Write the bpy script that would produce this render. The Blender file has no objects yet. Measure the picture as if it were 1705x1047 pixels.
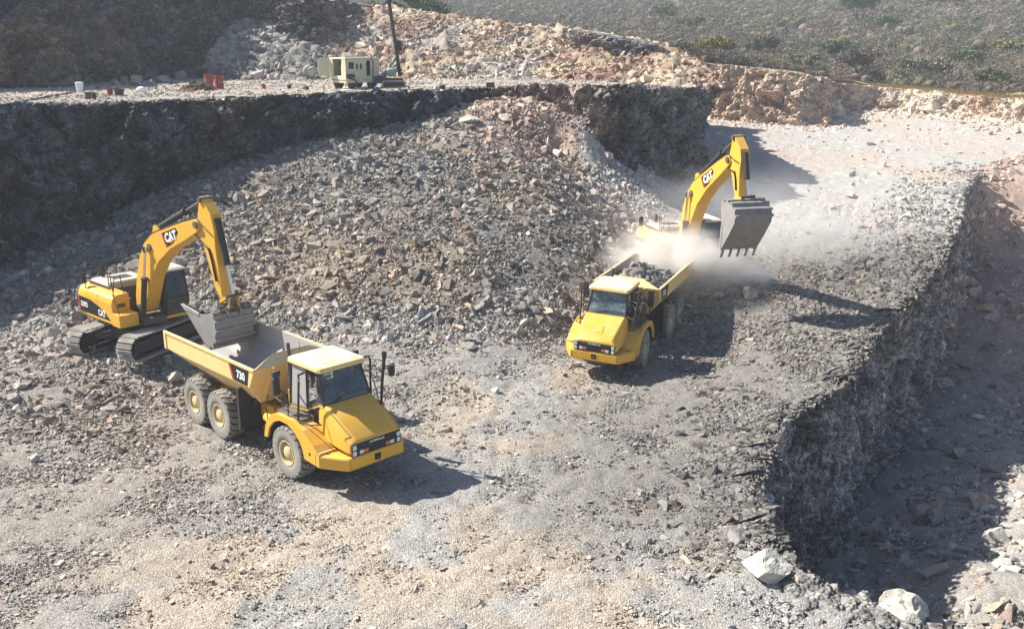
import bpy, bmesh, math, random
import numpy as np
from mathutils import Vector, Matrix, Euler
SC = bpy.context.scene
COL = SC.collection
rad = math.radians

# ------------------------------------------------------------------ camera
FPX, PITCH, CAMH = 1600.0, rad(15.53), 12.15
cam_d = bpy.data.cameras.new('camera')
cam = bpy.data.objects.new('camera', cam_d)
COL.objects.link(cam)
cam_d.sensor_width = 36.0
cam_d.lens = 36.0*FPX/1705.0
cam_d.clip_start = 0.1
cam_d.clip_end = 5000
cam.location = (0, 0, CAMH)
cam.rotation_euler = (rad(90)-PITCH, 0, 0)
SC.camera = cam
# ------------------------------------------------------------------ light
SUN_EL, SUN_TRAVEL = rad(44), rad(-16.7)
sun_d = bpy.data.lights.new('sun', 'SUN')
sun_d.energy = 5.0
sun_d.angle = rad(0.55)
sun_d.color = (1.0, 0.945, 0.86)
sun = bpy.data.objects.new('sun', sun_d)
COL.objects.link(sun)
trav = Vector((math.cos(SUN_TRAVEL)*math.cos(SUN_EL), math.sin(SUN_TRAVEL)*math.cos(SUN_EL), -math.sin(SUN_EL)))
sun.rotation_euler = trav.to_track_quat('-Z', 'Y').to_euler()
world = bpy.data.worlds.new('World')
SC.world = world
world.use_nodes = True
nt = world.node_tree
nt.nodes.clear()
w_o = nt.nodes.new('ShaderNodeOutputWorld')
w_b = nt.nodes.new('ShaderNodeBackground')
w_s = nt.nodes.new('ShaderNodeTexSky')
w_s.sky_type = 'NISHITA'
w_s.sun_disc = False
w_s.sun_elevation = SUN_EL
w_s.sun_rotation = math.atan2(-trav.x, -trav.y)
w_s.dust_density = 0.8
w_s.ozone_density = 2.0
w_b.inputs['Strength'].default_value = 0.07
nt.links.new(w_s.outputs[0], w_b.inputs[0])
nt.links.new(w_b.outputs[0], w_o.inputs[0])
SC.view_settings.view_transform = 'Standard'
SC.view_settings.look = 'None'
SC.view_settings.exposure = 0.98
SC.view_settings.gamma = 1.0
SC.cycles.volume_step_rate = 1.5
SC.cycles.volume_max_steps = 128
SC.cycles.max_bounces = 5
SC.cycles.volume_bounces = 3

# ------------------------------------------------------------------ helpers
def at(px, py, y=None, z=None):
    """photograph pixel + a world depth (or height) -> world point"""
    a = (px-852.5)/FPX
    b = -(py-523.5)/FPX
    d = np.array([a, math.cos(PITCH)+b*math.sin(PITCH), -math.sin(PITCH)+b*math.cos(PITCH)])
    t = y/d[1] if y is not None else (z-CAMH)/d[2]
    return np.array([0, 0, CAMH])+t*d

def tag(o, label=None, cat=None, group=None, kind=None):
    if label: o['label'] = label
    if cat: o['category'] = cat
    if group: o['group'] = group
    if kind: o['kind'] = kind
    return o

def h3(ix, iy, iz, s):
    h = (ix.astype(np.int64)*374761393+iy.astype(np.int64)*668265263+iz.astype(np.int64)*2147483647+s*1274126177) & 0xffffffff
    h = ((h ^ (h >> 13))*1274126177) & 0xffffffff
    h = ((h ^ (h >> 16))*2246822519) & 0xffffffff
    return ((h ^ (h >> 15)) & 0xffffff)/float(0xffffff)

def vnoise(p, sc, s=0):
    q = np.asarray(p, float)*sc
    i = np.floor(q).astype(np.int64)
    f = q-i
    f = f*f*(3-2*f)
    r = 0
    for dx in (0, 1):
        for dy in (0, 1):
            for dz in (0, 1):
                w = (f[:, 0] if dx else 1-f[:, 0])*(f[:, 1] if dy else 1-f[:, 1])*(f[:, 2] if dz else 1-f[:, 2])
                r = r+w*h3(i[:, 0]+dx, i[:, 1]+dy, i[:, 2]+dz, s)
    return r

def fbm(p, sc, oc=4, s=0):
    r = 0; a = .5; t = 0
    for k in range(oc):
        r = r+a*vnoise(p, sc*2**k, s+k); t += a; a *= .5
    return r/t

def facet(p, sc, s=0, tilt=1.0):
    """blocky rock relief: every voronoi cell is a tilted plane of its own"""
    q = np.asarray(p, float)*np.asarray(sc)
    i = np.floor(q).astype(np.int64)
    best = np.full(len(q), 9.0); val = np.zeros(len(q))
    for dx in (-1, 0, 1):
        for dy in (-1, 0, 1):
            for dz in (-1, 0, 1):
                cx, cy, cz = i[:, 0]+dx, i[:, 1]+dy, i[:, 2]+dz
                v = np.stack([q[:, 0]-cx-h3(cx, cy, cz, s), q[:, 1]-cy-h3(cx, cy, cz, s+7), q[:, 2]-cz-h3(cx, cy, cz, s+13)], 1)
                d = (v*v).sum(1)
                m = d < best
                best = np.where(m, d, best)
                t = h3(cx, cy, cz, s+21)-.5+tilt*(v[:, 0]*(h3(cx, cy, cz, s+31)-.5)+v[:, 1]*(h3(cx, cy, cz, s+37)-.5)+v[:, 2]*(h3(cx, cy, cz, s+41)-.5))
                val = np.where(m, t, val)
    return val

class TPS:
    def __init__(s, pts, lam=0.02):
        P = np.array(pts, float); s.P = P[:, :2]; n = len(P)
        K = s.k(s.P, s.P)+lam*np.eye(n)
        A = np.zeros((n+3, n+3)); A[:n, :n] = K; A[:n, n] = 1; A[:n, n+1:] = s.P; A[n, :n] = 1; A[n+1:, :n] = s.P.T
        s.w = np.linalg.solve(A, np.r_[P[:, 2], 0, 0, 0])
    def k(s, a, b):
        d = np.sqrt(((a[:, None]-b[None])**2).sum(2))
        return d            # biharmonic-like linear kernel: stays tame between points
    def __call__(s, x, y):
        x = np.atleast_1d(np.asarray(x, float)); y = np.atleast_1d(np.asarray(y, float))
        out = np.empty(x.shape); n = len(s.P)
        for a in range(0, len(x), 40000):
            q = np.stack([x[a:a+40000], y[a:a+40000]], 1)
            out[a:a+40000] = s.k(q, s.P)@s.w[:n]+s.w[n]+q@s.w[n+1:]
        return out

def inpoly(x, y, poly):
    r = np.zeros(x.shape, bool); n = len(poly)
    for i in range(n):
        x0, y0 = poly[i][:2]; x1, y1 = poly[(i+1) % n][:2]
        c = ((y0 > y) != (y1 > y)) & (x < (x1-x0)*(y-y0)/((y1-y0) or 1e-9)+x0)
        r ^= c
    return r

def polydist(x, y, line):
    """distance to an open polyline"""
    best = np.full(x.shape, 1e9)
    for (x0, y0), (x1, y1) in zip(line[:-1], line[1:]):
        dx, dy = x1-x0, y1-y0; L = dx*dx+dy*dy+1e-12
        t = np.clip(((x-x0)*dx+(y-y0)*dy)/L, 0, 1)
        best = np.minimum(best, np.hypot(x-x0-t*dx, y-y0-t*dy))
    return best

def mesh_np(name, V, F, col=None, mat=None, smooth=False, parent=None):
    """V (n,3); F (m,3) or (m,4) arrays"""
    me = bpy.data.meshes.new(name)
    F = np.asarray(F, np.int32); k = F.shape[1]
    me.vertices.add(len(V)); me.loops.add(F.size); me.polygons.add(len(F))
    me.vertices.foreach_set('co', np.asarray(V, np.float32).ravel())
    me.loops.foreach_set('vertex_index', F.ravel())
    me.polygons.foreach_set('loop_start', np.arange(0, F.size, k, dtype=np.int32))
    me.polygons.foreach_set('use_smooth', np.full(len(F), smooth, bool))
    me.update(calc_edges=True)
    if col is not None:
        a = me.color_attributes.new('col', 'FLOAT_COLOR', 'POINT')
        c = np.ones((len(V), 4), np.float32); c[:, :3] = col
        a.data.foreach_set('color', c.ravel())
    if mat: me.materials.append(mat)
    o = bpy.data.objects.new(name, me)
    COL.objects.link(o)
    if parent: o.parent = parent
    return o

# ------------------------------------------------------------------ materials
def mat(name, col=(.5, .5, .5), rough=.6, metal=0., spec=.5):
    m = bpy.data.materials.new(name); m.use_nodes = True
    b = m.node_tree.nodes['Principled BSDF']
    b.inputs['Base Color'].default_value = (*col, 1)
    b.inputs['Roughness'].default_value = rough
    b.inputs['Metallic'].default_value = metal
    b.inputs['Specular IOR Level'].default_value = spec
    return m

def N(m, t, **kw):
    n = m.node_tree.nodes.new(t)
    for k, v in kw.items():
        if k in n.inputs: n.inputs[k].default_value = v
        else: setattr(n, k, v)
    return n

def L(m, a, b): m.node_tree.links.new(a, b)

def rock_mat(name, bump=(8, .06), grain=(30, .02), var=.35, rough=.95):
    m = mat(name, rough=rough, spec=.15)
    b = m.node_tree.nodes['Principled BSDF']
    at_ = N(m, 'ShaderNodeAttribute', attribute_name='col')
    tc = N(m, 'ShaderNodeTexCoord')
    n1 = N(m, 'ShaderNodeTexNoise', Scale=1.3, Detail=8.0, Roughness=.65)
    v1 = N(m, 'ShaderNodeTexVoronoi', Scale=float(bump[0]))
    v2 = N(m, 'ShaderNodeTexVoronoi', Scale=float(grain[0]))
    for n in (n1, v1, v2): L(m, tc.outputs['Object'], n.inputs['Vector'])
    # colour = attribute * (cell-wise brightness variation)
    s1 = N(m, 'ShaderNodeSeparateColor'); L(m, v1.outputs['Color'], s1.inputs[0])
    s2 = N(m, 'ShaderNodeSeparateColor'); L(m, v2.outputs['Color'], s2.inputs[0])
    a1 = N(m, 'ShaderNodeMath', operation='MULTIPLY_ADD'); a1.inputs[1].default_value = var; a1.inputs[2].default_value = 1-var/2
    L(m, s1.outputs[0], a1.inputs[0])
    a2 = N(m, 'ShaderNodeMath', operation='MULTIPLY_ADD'); a2.inputs[1].default_value = var; a2.inputs[2].default_value = 1-var/2
    L(m, s2.outputs[0], a2.inputs[0])
    a3 = N(m, 'ShaderNodeMath', operation='MULTIPLY'); L(m, a1.outputs[0], a3.inputs[0]); L(m, a2.outputs[0], a3.inputs[1])
    a4 = N(m, 'ShaderNodeMath', operation='MULTIPLY_ADD'); a4.inputs[1].default_value = .7; a4.inputs[2].default_value = .65
    L(m, n1.outputs[0], a4.inputs[0])
    a5 = N(m, 'ShaderNodeMath', operation='MULTIPLY'); L(m, a3.outputs[0], a5.inputs[0]); L(m, a4.outputs[0], a5.inputs[1])
    mx = N(m, 'ShaderNodeVectorMath', operation='SCALE'); L(m, at_.outputs['Color'], mx.inputs[0]); L(m, a5.outputs[0], mx.inputs['Scale'])
    L(m, mx.outputs[0], b.inputs['Base Color'])
    b1 = N(m, 'ShaderNodeBump', Distance=float(bump[1]), Strength=.9); L(m, v1.outputs['Distance'], b1.inputs['Height']); b1.invert = True
    b2 = N(m, 'ShaderNodeBump', Distance=float(grain[1]), Strength=.9); L(m, v2.outputs['Distance'], b2.inputs['Height']); b2.invert = True
    b3 = N(m, 'ShaderNodeBump', Distance=.05, Strength=.6); L(m, n1.outputs[0], b3.inputs['Height'])
    L(m, b1.outputs[0], b2.inputs['Normal']); L(m, b2.outputs[0], b3.inputs['Normal'])
    L(m, b3.outputs[0], b.inputs['Normal'])
    return m

M = {}
M['gravel'] = rock_mat('gravel', (24, .024), (60, .012), .62)
M['cliff'] = rock_mat('cliff', (2.6, .30), (9, .10), .8)
M['stone'] = rock_mat('stone', (5, .02), (22, .012), .22)
M['far'] = rock_mat('far_rock', (1.5, .4), (5, .2), .6)
# ================================================================== TERRAIN
# palettes (linear albedo)
GREY = np.array((.272, .256, .232)); DARK = np.array((.15, .148, .146)); TAN = np.array((.44, .37, .29))
PALE = np.array((.40, .388, .362)); PINK = np.array((.43, .33, .27)); ORANGE = np.array((.46, .31, .19)); CREAM = np.array((.56, .49, .39))

def mixc(a, b, t):
    t = np.clip(np.asarray(t, float), 0, 1)[:, None]
    return np.asarray(a)*(1-t)+np.asarray(b)*t

def sst(a, b, x):
    t = np.clip((x-a)/(b-a), 0, 1); return t*t*(3-2*t)

# --- the lower quarry floor with the muck pile and the mounds the excavators stand on
Pz = [(0, 1047, 0), (400, 1047, 0), (850, 1047, 0), (1300, 1047, 0), (1700, 1047, 0), (0, 850, .05), (300, 850, 0), (600, 850, 0), (900, 850, -.05),
      (1150, 850, .05), (500, 790, 0), (330, 705, 0), (370, 735, 0), (700, 700, -.05), (850, 640, -.2), (1000, 620, -.45), (1080, 617, -.45), (1130, 570, -.42),
      (1250, 850, .1), (1290, 700, .15), (1420, 600, .45), (1300, 600, .15), (1200, 700, 0), (1500, 480, 1.0), (1400, 480, .95), (1560, 420, 1.6), (1300, 480, .95),
      (1165, 487, .8), (1400, 400, 1.9), (1500, 350, 2.6), (1585, 320, 3.2), (1300, 330, 2.8), (1200, 300, 3.5), (1250, 240, 3.7), (1450, 260, 3.6),
      (1620, 270, 3.7), (1640, 235, 3.8), (1300, 218, 3.6), (1500, 218, 3.6), (1350, 200, 3.7), (1420, 195, 3.8), (1705, 225, 4.0),
      (118, 585, .8), (203, 600, .75), (60, 600, .85), (0, 640, .85), (0, 700, .35), (150, 680, .3), (0, 780, .1), (250, 650, .25), (280, 610, .4),
      (640, 640, 0), (700, 618, .1), (800, 610, .2), (880, 590, .1), (950, 570, -.1), (560, 600, .1)]
Py = [(780, 192, 58.5), (700, 212, 57), (600, 228, 55.5), (540, 245, 54), (450, 560, 38.5), (450, 450, 43), (420, 350, 47.8), (380, 300, 50), (330, 312, 49), (430, 275, 52),
      (600, 560, 38.3), (600, 450, 42), (600, 350, 47), (600, 275, 52), (780, 540, 38.8), (780, 450, 42), (780, 350, 47.3), (780, 260, 53),
      (900, 500, 41), (930, 420, 45), (930, 330, 51), (930, 250, 58), (1000, 250, 59.5), (810, 174, 60), (870, 167, 60.3), (930, 174, 59.8), (975, 196, 59), (1020, 450, 46), (1030, 400, 49), (1050, 330, 55), (1130, 348, 58), (1150, 400, 52),
      (255, 322, 50.5), (180, 362, 48.6), (100, 412, 46), (0, 462, 44.3), (-80, 500, 42), (200, 400, 46), (60, 470, 43), (200, 450, 42.8), (100, 510, 41), (0, 560, 39.3), (300, 450, 42.5), (350, 520, 39.3)]
pts = [tuple(at(a, b, z=c)) for a, b, c in Pz]+[tuple(at(a, b, y=c)) for a, b, c in Py]
pts += [(-14.6, 36.3, .85), (-16.5, 39, 1.0), (-12, 37, .6), (8.5, 48, .6), (10, 50.2, .75), (6.5, 50, .9), (10.5, 44.5, .7), (8.7, 45.2, .5), (0, 8, 0), (-20, 8, 0), (25, 8, 0), (-30, 30, 1.5), (-34, 38, 2.5),
        (13, 70, 3.6), (20, 80, 3.6), (60, 130, 5), (60, 110, 4.5), (40, 128, 4), (50, 90, 4.2), (75, 100, 5)]
Hfloor0 = TPS(pts)
def Hfloor(x, y):
    x = np.atleast_1d(np.asarray(x, float)); y = np.atleast_1d(np.asarray(y, float))
    return Hfloor0(x, y)-(.05*ruts(x, y) if 'road3' in globals() else 0)

PIT = [(1800, 1115, 0), (1705, 1075, 0), (1560, 1041, 0), (1480, 1032, 0), (1432, 1007, 0), (1354, 986, 0), (1310, 950, 0), (1270, 905, .05), (1262, 870, .05), (1245, 810, .1),
       (1262, 760, .1), (1285, 700, .15), (1360, 655, .25), (1415, 615, .35), (1432, 565, .5), (1500, 500, .95), (1530, 465, 1.2), (1565, 425, 1.6), (1585, 370, 2.3), (1600, 318, 3.1), (1622, 282, 3.6)]
pit_top = [at(a, b, z=c) for a, b, c in PIT]
pit_top = [np.array((40., 12., 0.))]+pit_top
BW = [(-52, 33, 9.4), (-40, 38.5, 9.45), (-31.5, 42.6, 9.5), (-24, 46.2, 9.5), (-17.9, 50.8, 9.45), (-11.9, 55.6, 9.5), (-6.4, 58.4, 9.6), (-3.4, 59.6, 9.7), (-1.4, 61.8, 9.75), (3, 60.8, 9.8), (5.4, 58.8, 9.8),
      (7.4, 60.8, 9.8), (10.6, 62.8, 9.7), (12.2, 63.9, 9.45), (12.6, 67.5, 9.5), (13.2, 76, 9.8), (14.7, 84, 10.2), (16.8, 97, 10.5), (20, 106, 10.6)]
bench_edge = [np.array(p, float) for p in BW]

Hpit = TPS([tuple(at(a, b, z=c)) for a, b, c in [(1450, 980, -6.7), (1560, 985, -5.7), (1620, 980, -5.1), (1705, 980, -4.6), (1700, 800, -5.0), (1526, 688, -6.2), (1450, 850, -6.6), (1620, 650, -5.6), (1705, 650, -5.3), (1600, 560, -5.2),
            (1705, 560, -4.5), (1640, 450, -3.2), (1705, 450, -2.0), (1645, 380, -1.2), (1705, 370, .2), (1645, 320, 1.4), (1705, 310, 2.4), (1640, 275, 3.6), (1705, 255, 4.2)]]
            + [(30, 24, -4.), (38, 30, -1.), (45, 40, 1.5), (52, 52, 4), (55, 70, 6), (10, 14, -6.8), (25, 14, -4.4), (35, 14, -2), (16, 55, -5), (60, 95, 6.5), (45, 92, 4.2), (35, 80, 3.6)])

Hpit0 = Hpit
def Hpit(x, y):
    w = sst(7, 0, polydist(np.atleast_1d(x), np.atleast_1d(y), pit_far_))
    return Hpit0(x, y)*(1-w)+Hfloor(x, y)*w
pit_far_ = [(33.6, 70.2), (37, 74), (46, 82), (60, 92), (90, 96)]
def sheet(name, H, bbox, st, keep, colf, m, rough=(.10, .8), fine=(.04, 3.), hole=None, curv=None):
    x0, x1, y0, y1 = bbox
    ys = [y0]
    while ys[-1] < y1: ys.append(ys[-1]+st(ys[-1]))
    ys = np.array(ys); nx = int((x1-x0)/st((y0+min(y1, y0+30))/2))+1
    xs = np.linspace(x0, x1, nx)
    X, Y = np.meshgrid(xs, ys); x = X.ravel(); y = Y.ravel()
    z = H(x, y)
    P = np.stack([x, y, z*0], 1)
    z = z+rough[0]*(fbm(P, rough[1], 3, 5)-.5)*2+fine[0]*facet(P, (fine[1],)*3, 9)
    k = keep(x, y)
    V = np.stack([x, y, z], 1)
    ny, nxx = X.shape
    idx = np.arange(ny*nxx).reshape(ny, nxx)
    F = np.stack([idx[:-1, :-1].ravel(), idx[:-1, 1:].ravel(), idx[1:, 1:].ravel(), idx[1:, :-1].ravel()], 1)
    F = F[k[F].all(1)]
    used = np.unique(F); re = np.full(len(V), -1); re[used] = np.arange(len(used))
    V = V[used]; F = re[F]
    o = mesh_np(name, V, F, colf(V), m, smooth=True)
    tag(o, kind='structure')
    return o

def resample(P, step):
    P = np.array(P, float); d = np.r_[0, np.cumsum(np.linalg.norm(np.diff(P[:, :2], axis=0), axis=1))]
    n = max(2, int(d[-1]/step)+1); s = np.linspace(0, d[-1], n)
    return np.stack([np.interp(s, d, P[:, k]) for k in range(3)], 1), s

def smooth_line(P, it=2):
    P = np.array(P, float)
    for _ in range(it):
        Q = [P[0]]
        for a, b in zip(P[:-1], P[1:]): Q += [a*.75+b*.25, a*.25+b*.75]
        Q.append(P[-1]); P = np.array(Q)
    return P

def rock_strip(name, top, height, step, side, colf, m, amp=.6, batter=.12, lip=1.6, foot=1.0, Htop=None, sc=(.45, .45, .3), seed=1, power=1.0, label=None, hf=1.0):
    """a cliff: top polyline, height per point (or fn), displaced like broken rock. side=+1: face on the right of travel"""
    T, s = resample(smooth_line(top), step)
    t = np.gradient(T[:, :2], axis=0); t /= np.linalg.norm(t, axis=1)[:, None]+1e-9
    for _ in range(6): t[1:-1] = (t[:-2]+2*t[1:-1]+t[2:])/4
    t /= np.linalg.norm(t, axis=1)[:, None]+1e-9
    nrm = np.stack([t[:, 1], -t[:, 0]], 1)*side
    hb = height(T) if callable(height) else np.full(len(T), height)      # base z
    nv = max(4, int((T[:, 2]-hb).max()/step))
    nl = max(2, int(lip/step)); nf = max(2, int(foot/step))
    rows = []
    for j in range(nl, 0, -1):
        a = lip*j/nl; x = T[:, 0]-nrm[:, 0]*a; y = T[:, 1]-nrm[:, 1]*a
        z = (Htop(x, y) if Htop else T[:, 2])+.05*(1-j/nl)
        rows.append((x, y, z, np.full(len(T), .06+.5*(1-j/nl))))
    for j in range(nv+1):
        v = j/nv; h = (T[:, 2]-hb)*v
        off = h*batter*(v**(power-1) if v > 0 else 1)
        zt = Htop(T[:, 0], T[:, 1]) if Htop else T[:, 2]
        rows.append((T[:, 0]+nrm[:, 0]*off, T[:, 1]+nrm[:, 1]*off, zt-(zt-hb)*v, np.full(len(T), min(1, .6+2*v))))
    V = np.stack([np.stack(r[:3], 1) for r in rows]); A = np.stack([r[3] for r in rows])
    nr, nc = A.shape; P = V.reshape(-1, 3); a = A.ravel()
    q = P+np.stack([vnoise(P, .6, 3), vnoise(P, .6, 4), vnoise(P, .6, 6)], 1)*1.2
    d = amp*(facet(q, sc, seed, 1.6)+.62*facet(q, tuple(2.4*k for k in sc), seed+3, 1.7)+hf*.44*facet(q, tuple(6*k for k in sc), seed+5, 1.7)+hf*.14*facet(P, tuple(13*k for k in sc), seed+6, 1.6)+.1*(fbm(P, 4, 2, 8)-.5))
    nn = np.tile(nrm, (nr, 1))
    P = P.copy(); P[:, 0] += nn[:, 0]*d*a; P[:, 1] += nn[:, 1]*d*a; P[:, 2] += .35*d*a*(a > .3)
    idx = np.arange(nr*nc).reshape(nr, nc)
    F = np.stack([idx[:-1, :-1].ravel(), idx[1:, :-1].ravel(), idx[1:, 1:].ravel(), idx[:-1, 1:].ravel()], 1)
    if side > 0: F = F[:, ::-1]
    o = mesh_np(name, P, F, colf(P), m, smooth=False)
    tag(o, label, kind='structure')
    return o

pit_line = smooth_line(pit_top)
pit_far = [(33.6, 70.2), (37, 74), (46, 82), (60, 92), (90, 96)]
pit_poly = [tuple(p[:2]) for p in pit_line]+pit_far[1:]+[(90, 12)]
bench_line = smooth_line(bench_edge)
bench_poly = [tuple(p[:2]) for p in bench_line]+[(23, 200), (-200, 200), (-200, 36)]
road = [tuple(at(a, b, z=0)[:2]) for a, b in [(300, 1000), (600, 930), (850, 880), (900, 800), (880, 700), (900, 640), (960, 620)]]
road2 = [tuple(at(a, b, z=0)[:2]) for a, b in [(1100, 1040), (950, 950), (900, 860)]]
road3 = [tuple(at(a, b, z=0)[:2]) for a, b in [(560, 1047), (700, 960), (850, 900), (1000, 800), (1010, 700), (1050, 640)]]
track3 = [tuple(at(a, b, z=2.5)[:2]) for a, b in [(1330, 420), (1400, 330), (1450, 270), (1400, 235)]]

def ruts(x, y):
    r = np.zeros(x.shape)
    for ln, w in ((road, 1.15), (road2, 1.15), (track3, 1.2), (road3, 1.1)):
        d = polydist(x, y, ln)
        r += np.exp(-((d-w)/.22)**2)+.5*np.exp(-((d-w-.75)/.15)**2)
    return np.minimum(r, 1)*(.4+.6*sst(.4, .6, vnoise(np.stack([x, y, 0*x], 1), .5, 19)))
def col_floor(V):
    x, y = V[:, 0], V[:, 1]; P = np.stack([x, y, x*0], 1)
    n = fbm(P, .35, 4, 50); n2 = fbm(P, 1.4, 3, 60)
    c = mixc(GREY*.95, GREY*1.2, n2)
    c = mixc(c, np.array((.35, .34, .32)), sst(.35, .75, n)*.7*(y < 31))
    d = np.minimum(polydist(x, y, road), polydist(x, y, road2))
    c = mixc(c, PALE*.90, sst(4.5, 1.5, d)*.7*(y < 40))
    c = mixc(c, TAN*.95, sst(.49, .60, fbm(P, .42, 4, 70))*sst(5.0, 1.5, d)*.85*(y < 45))
    c = mixc(c, TAN*.9, ruts(x, y)*.4*sst(1.2, .4, V[:, 2])*(y < 42)); c = mixc(c, DARK*1.6, ruts(x, y)*.5*(y > 45)*(x > 4))
    pile = sst(.7, 2.0, V[:, 2])*(y > 34)*(y < 63)*(x < 8)*(x > -19)
    c = mixc(c, GREY*.78, pile)
    c = mixc(c, TAN*.66, pile*np.maximum(sst(.5, .65, fbm(P, .22, 3, 77))*.7, np.exp(-((x+9)**2/22+(y-42)**2/26))))
    c = mixc(c, PINK*.95, pile*sst(52, 57, y)*sst(-5, -1, x)*.7)
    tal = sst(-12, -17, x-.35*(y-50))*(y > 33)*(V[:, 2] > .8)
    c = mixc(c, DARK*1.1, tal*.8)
    far = sst(46, 60, y)*(x > 4)
    c = mixc(c, mixc(PALE*1.04, PINK*1.1, sst(.45, .65, fbm(P, .12, 3, 81))*.45), far)
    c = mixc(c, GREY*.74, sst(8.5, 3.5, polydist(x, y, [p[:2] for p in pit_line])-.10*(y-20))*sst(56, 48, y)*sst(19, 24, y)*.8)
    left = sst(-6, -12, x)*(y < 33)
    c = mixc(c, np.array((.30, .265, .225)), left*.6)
    return c

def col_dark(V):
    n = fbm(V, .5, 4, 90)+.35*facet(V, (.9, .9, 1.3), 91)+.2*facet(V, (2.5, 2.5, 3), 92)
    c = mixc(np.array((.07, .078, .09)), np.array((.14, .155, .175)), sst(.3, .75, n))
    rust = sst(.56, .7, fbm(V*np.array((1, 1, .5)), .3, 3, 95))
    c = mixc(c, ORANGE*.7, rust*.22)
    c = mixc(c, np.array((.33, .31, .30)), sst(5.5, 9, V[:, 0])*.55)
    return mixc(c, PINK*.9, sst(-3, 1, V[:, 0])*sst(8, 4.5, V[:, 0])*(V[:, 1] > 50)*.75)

def col_pitwall(V):
    n = fbm(V, .6, 4, 190)+.4*facet(V, (1.2, 1.2, .8), 193)+.2*facet(V, (4, 4, 3), 194); c = mixc(DARK*1.6, np.array((.46, .44, .43)), sst(.3, .7, n))
    c = mixc(c, PALE*.75, sst(.5, .75, fbm(V*np.array((1, 1, .25)), .5, 3, 191))*.7)
    c = mixc(c, TAN, sst(.6, .72, fbm(V, .9, 3, 192))*sst(-1.5, .2, V[:, 2])*.8)
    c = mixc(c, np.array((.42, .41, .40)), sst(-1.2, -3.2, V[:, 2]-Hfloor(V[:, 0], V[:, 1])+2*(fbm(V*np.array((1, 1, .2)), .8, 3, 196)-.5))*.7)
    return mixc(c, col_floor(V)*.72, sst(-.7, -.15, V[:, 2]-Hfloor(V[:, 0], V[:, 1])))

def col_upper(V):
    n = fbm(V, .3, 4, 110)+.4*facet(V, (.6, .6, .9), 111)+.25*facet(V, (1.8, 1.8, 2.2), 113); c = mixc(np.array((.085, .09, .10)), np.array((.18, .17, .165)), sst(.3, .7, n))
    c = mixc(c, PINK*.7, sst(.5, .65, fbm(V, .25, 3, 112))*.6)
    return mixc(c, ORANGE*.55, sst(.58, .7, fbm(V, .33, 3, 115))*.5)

def col_heap(V):
    n = fbm(V, .3, 4, 120); c = mixc(np.array((.27, .185, .14)), np.array((.42, .345, .25)), sst(.3, .7, n))
    c = mixc(c, GREY*1.1, sst(.5, .65, fbm(V, .2, 3, 125))*.7)
    return mixc(c, GREY*.85, sst(-14, -17, V[:, 0]+.25*(V[:, 1]-85)))

def col_farwall(V):
    n = fbm(V, .2, 4, 130)+.25*facet(V, (.4, .4, .6), 131)+.15*facet(V, (1.2, 1.2, 1.6), 132); c = mixc(PINK*1.05, CREAM*1.1, sst(.3, .7, n))
    c = mixc(c, ORANGE, sst(.5, .62, fbm(V*np.array((1, 1, .5)), .15, 3, 135))*.55)
    return mixc(c, np.array((.45, .23, .17)), sst(.58, .68, fbm(V*np.array((1, 1, .4)), .2, 3, 139))*.5)

def col_bench(V):
    return mixc(PALE*.85, TAN*1.0, fbm(V, .5, 3, 140))

def col_pit(V):
    P = V*np.array((1, 1, 0)); n = fbm(P, .3, 4, 150)
    c = mixc(GREY*.95, GREY*1.45, n)
    return mixc(c, PINK*1.1, sst(-3.2, 1.0, V[:, 2]+3*(n-.5)+.45*np.maximum(0, V[:, 0]-18)))

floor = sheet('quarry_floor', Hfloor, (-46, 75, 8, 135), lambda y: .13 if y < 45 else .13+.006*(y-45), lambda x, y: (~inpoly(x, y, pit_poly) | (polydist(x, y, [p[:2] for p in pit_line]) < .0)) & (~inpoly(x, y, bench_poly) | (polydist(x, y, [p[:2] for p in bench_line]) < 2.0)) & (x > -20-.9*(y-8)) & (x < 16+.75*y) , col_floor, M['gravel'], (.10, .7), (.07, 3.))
pit_floor = sheet('pit_floor', Hpit, (4, 75, 9, 100), lambda y: .17 if y < 45 else .17+.006*(y-45), lambda x, y: (inpoly(x, y, pit_poly) | (polydist(x, y, [p[:2] for p in pit_line]) < 1.5)) & (x < 16+.75*y), col_pit, M['gravel'], (.25, .5), (.2, 1.2))
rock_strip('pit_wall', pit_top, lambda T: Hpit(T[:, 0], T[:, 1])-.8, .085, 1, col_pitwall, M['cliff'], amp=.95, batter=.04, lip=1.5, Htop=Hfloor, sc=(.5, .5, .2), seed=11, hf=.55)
rock_strip('lower_rock_wall', bench_edge, lambda T: np.maximum(-.3, np.minimum(Hfloor(T[:, 0], T[:, 1])-1.2, 3)), .15, 1, col_dark, M['cliff'], amp=1.15, batter=.10, lip=2.0, sc=(.33, .33, .33), seed=3)

# --- the bench and what stands behind it
W2 = [(-40, 158, 9.4), (0, 150, 9.5), (190, 138, 9.6), (300, 133, 9.6), (430, 130, 9.6), (520, 130, 9.6)]
w2base = [np.array((-62., 44., 9.4))]+[at(a, b, z=c) for a, b, c in W2]
Hb = TPS([(p[0], p[1], p[2]) for p in bench_edge]+[tuple(p) for p in w2base]+[tuple(at(a, b, z=9.75)) for a, b in ((700, 136), (850, 134), (1000, 136), (1100, 134), (850, 142))]+[(-20, 80, 9.6), (14, 75, 9.9), (-60, 70, 9.6)])
sheet('bench_top', Hb, (-62, 22, 36, 100), lambda y: .25, lambda x, y: inpoly(x, y, bench_poly) & (polydist(x, y, [p[:2] for p in bench_line]) > .9), col_bench, M['gravel'], (.08, .6), (.08, 1.6))

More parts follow.
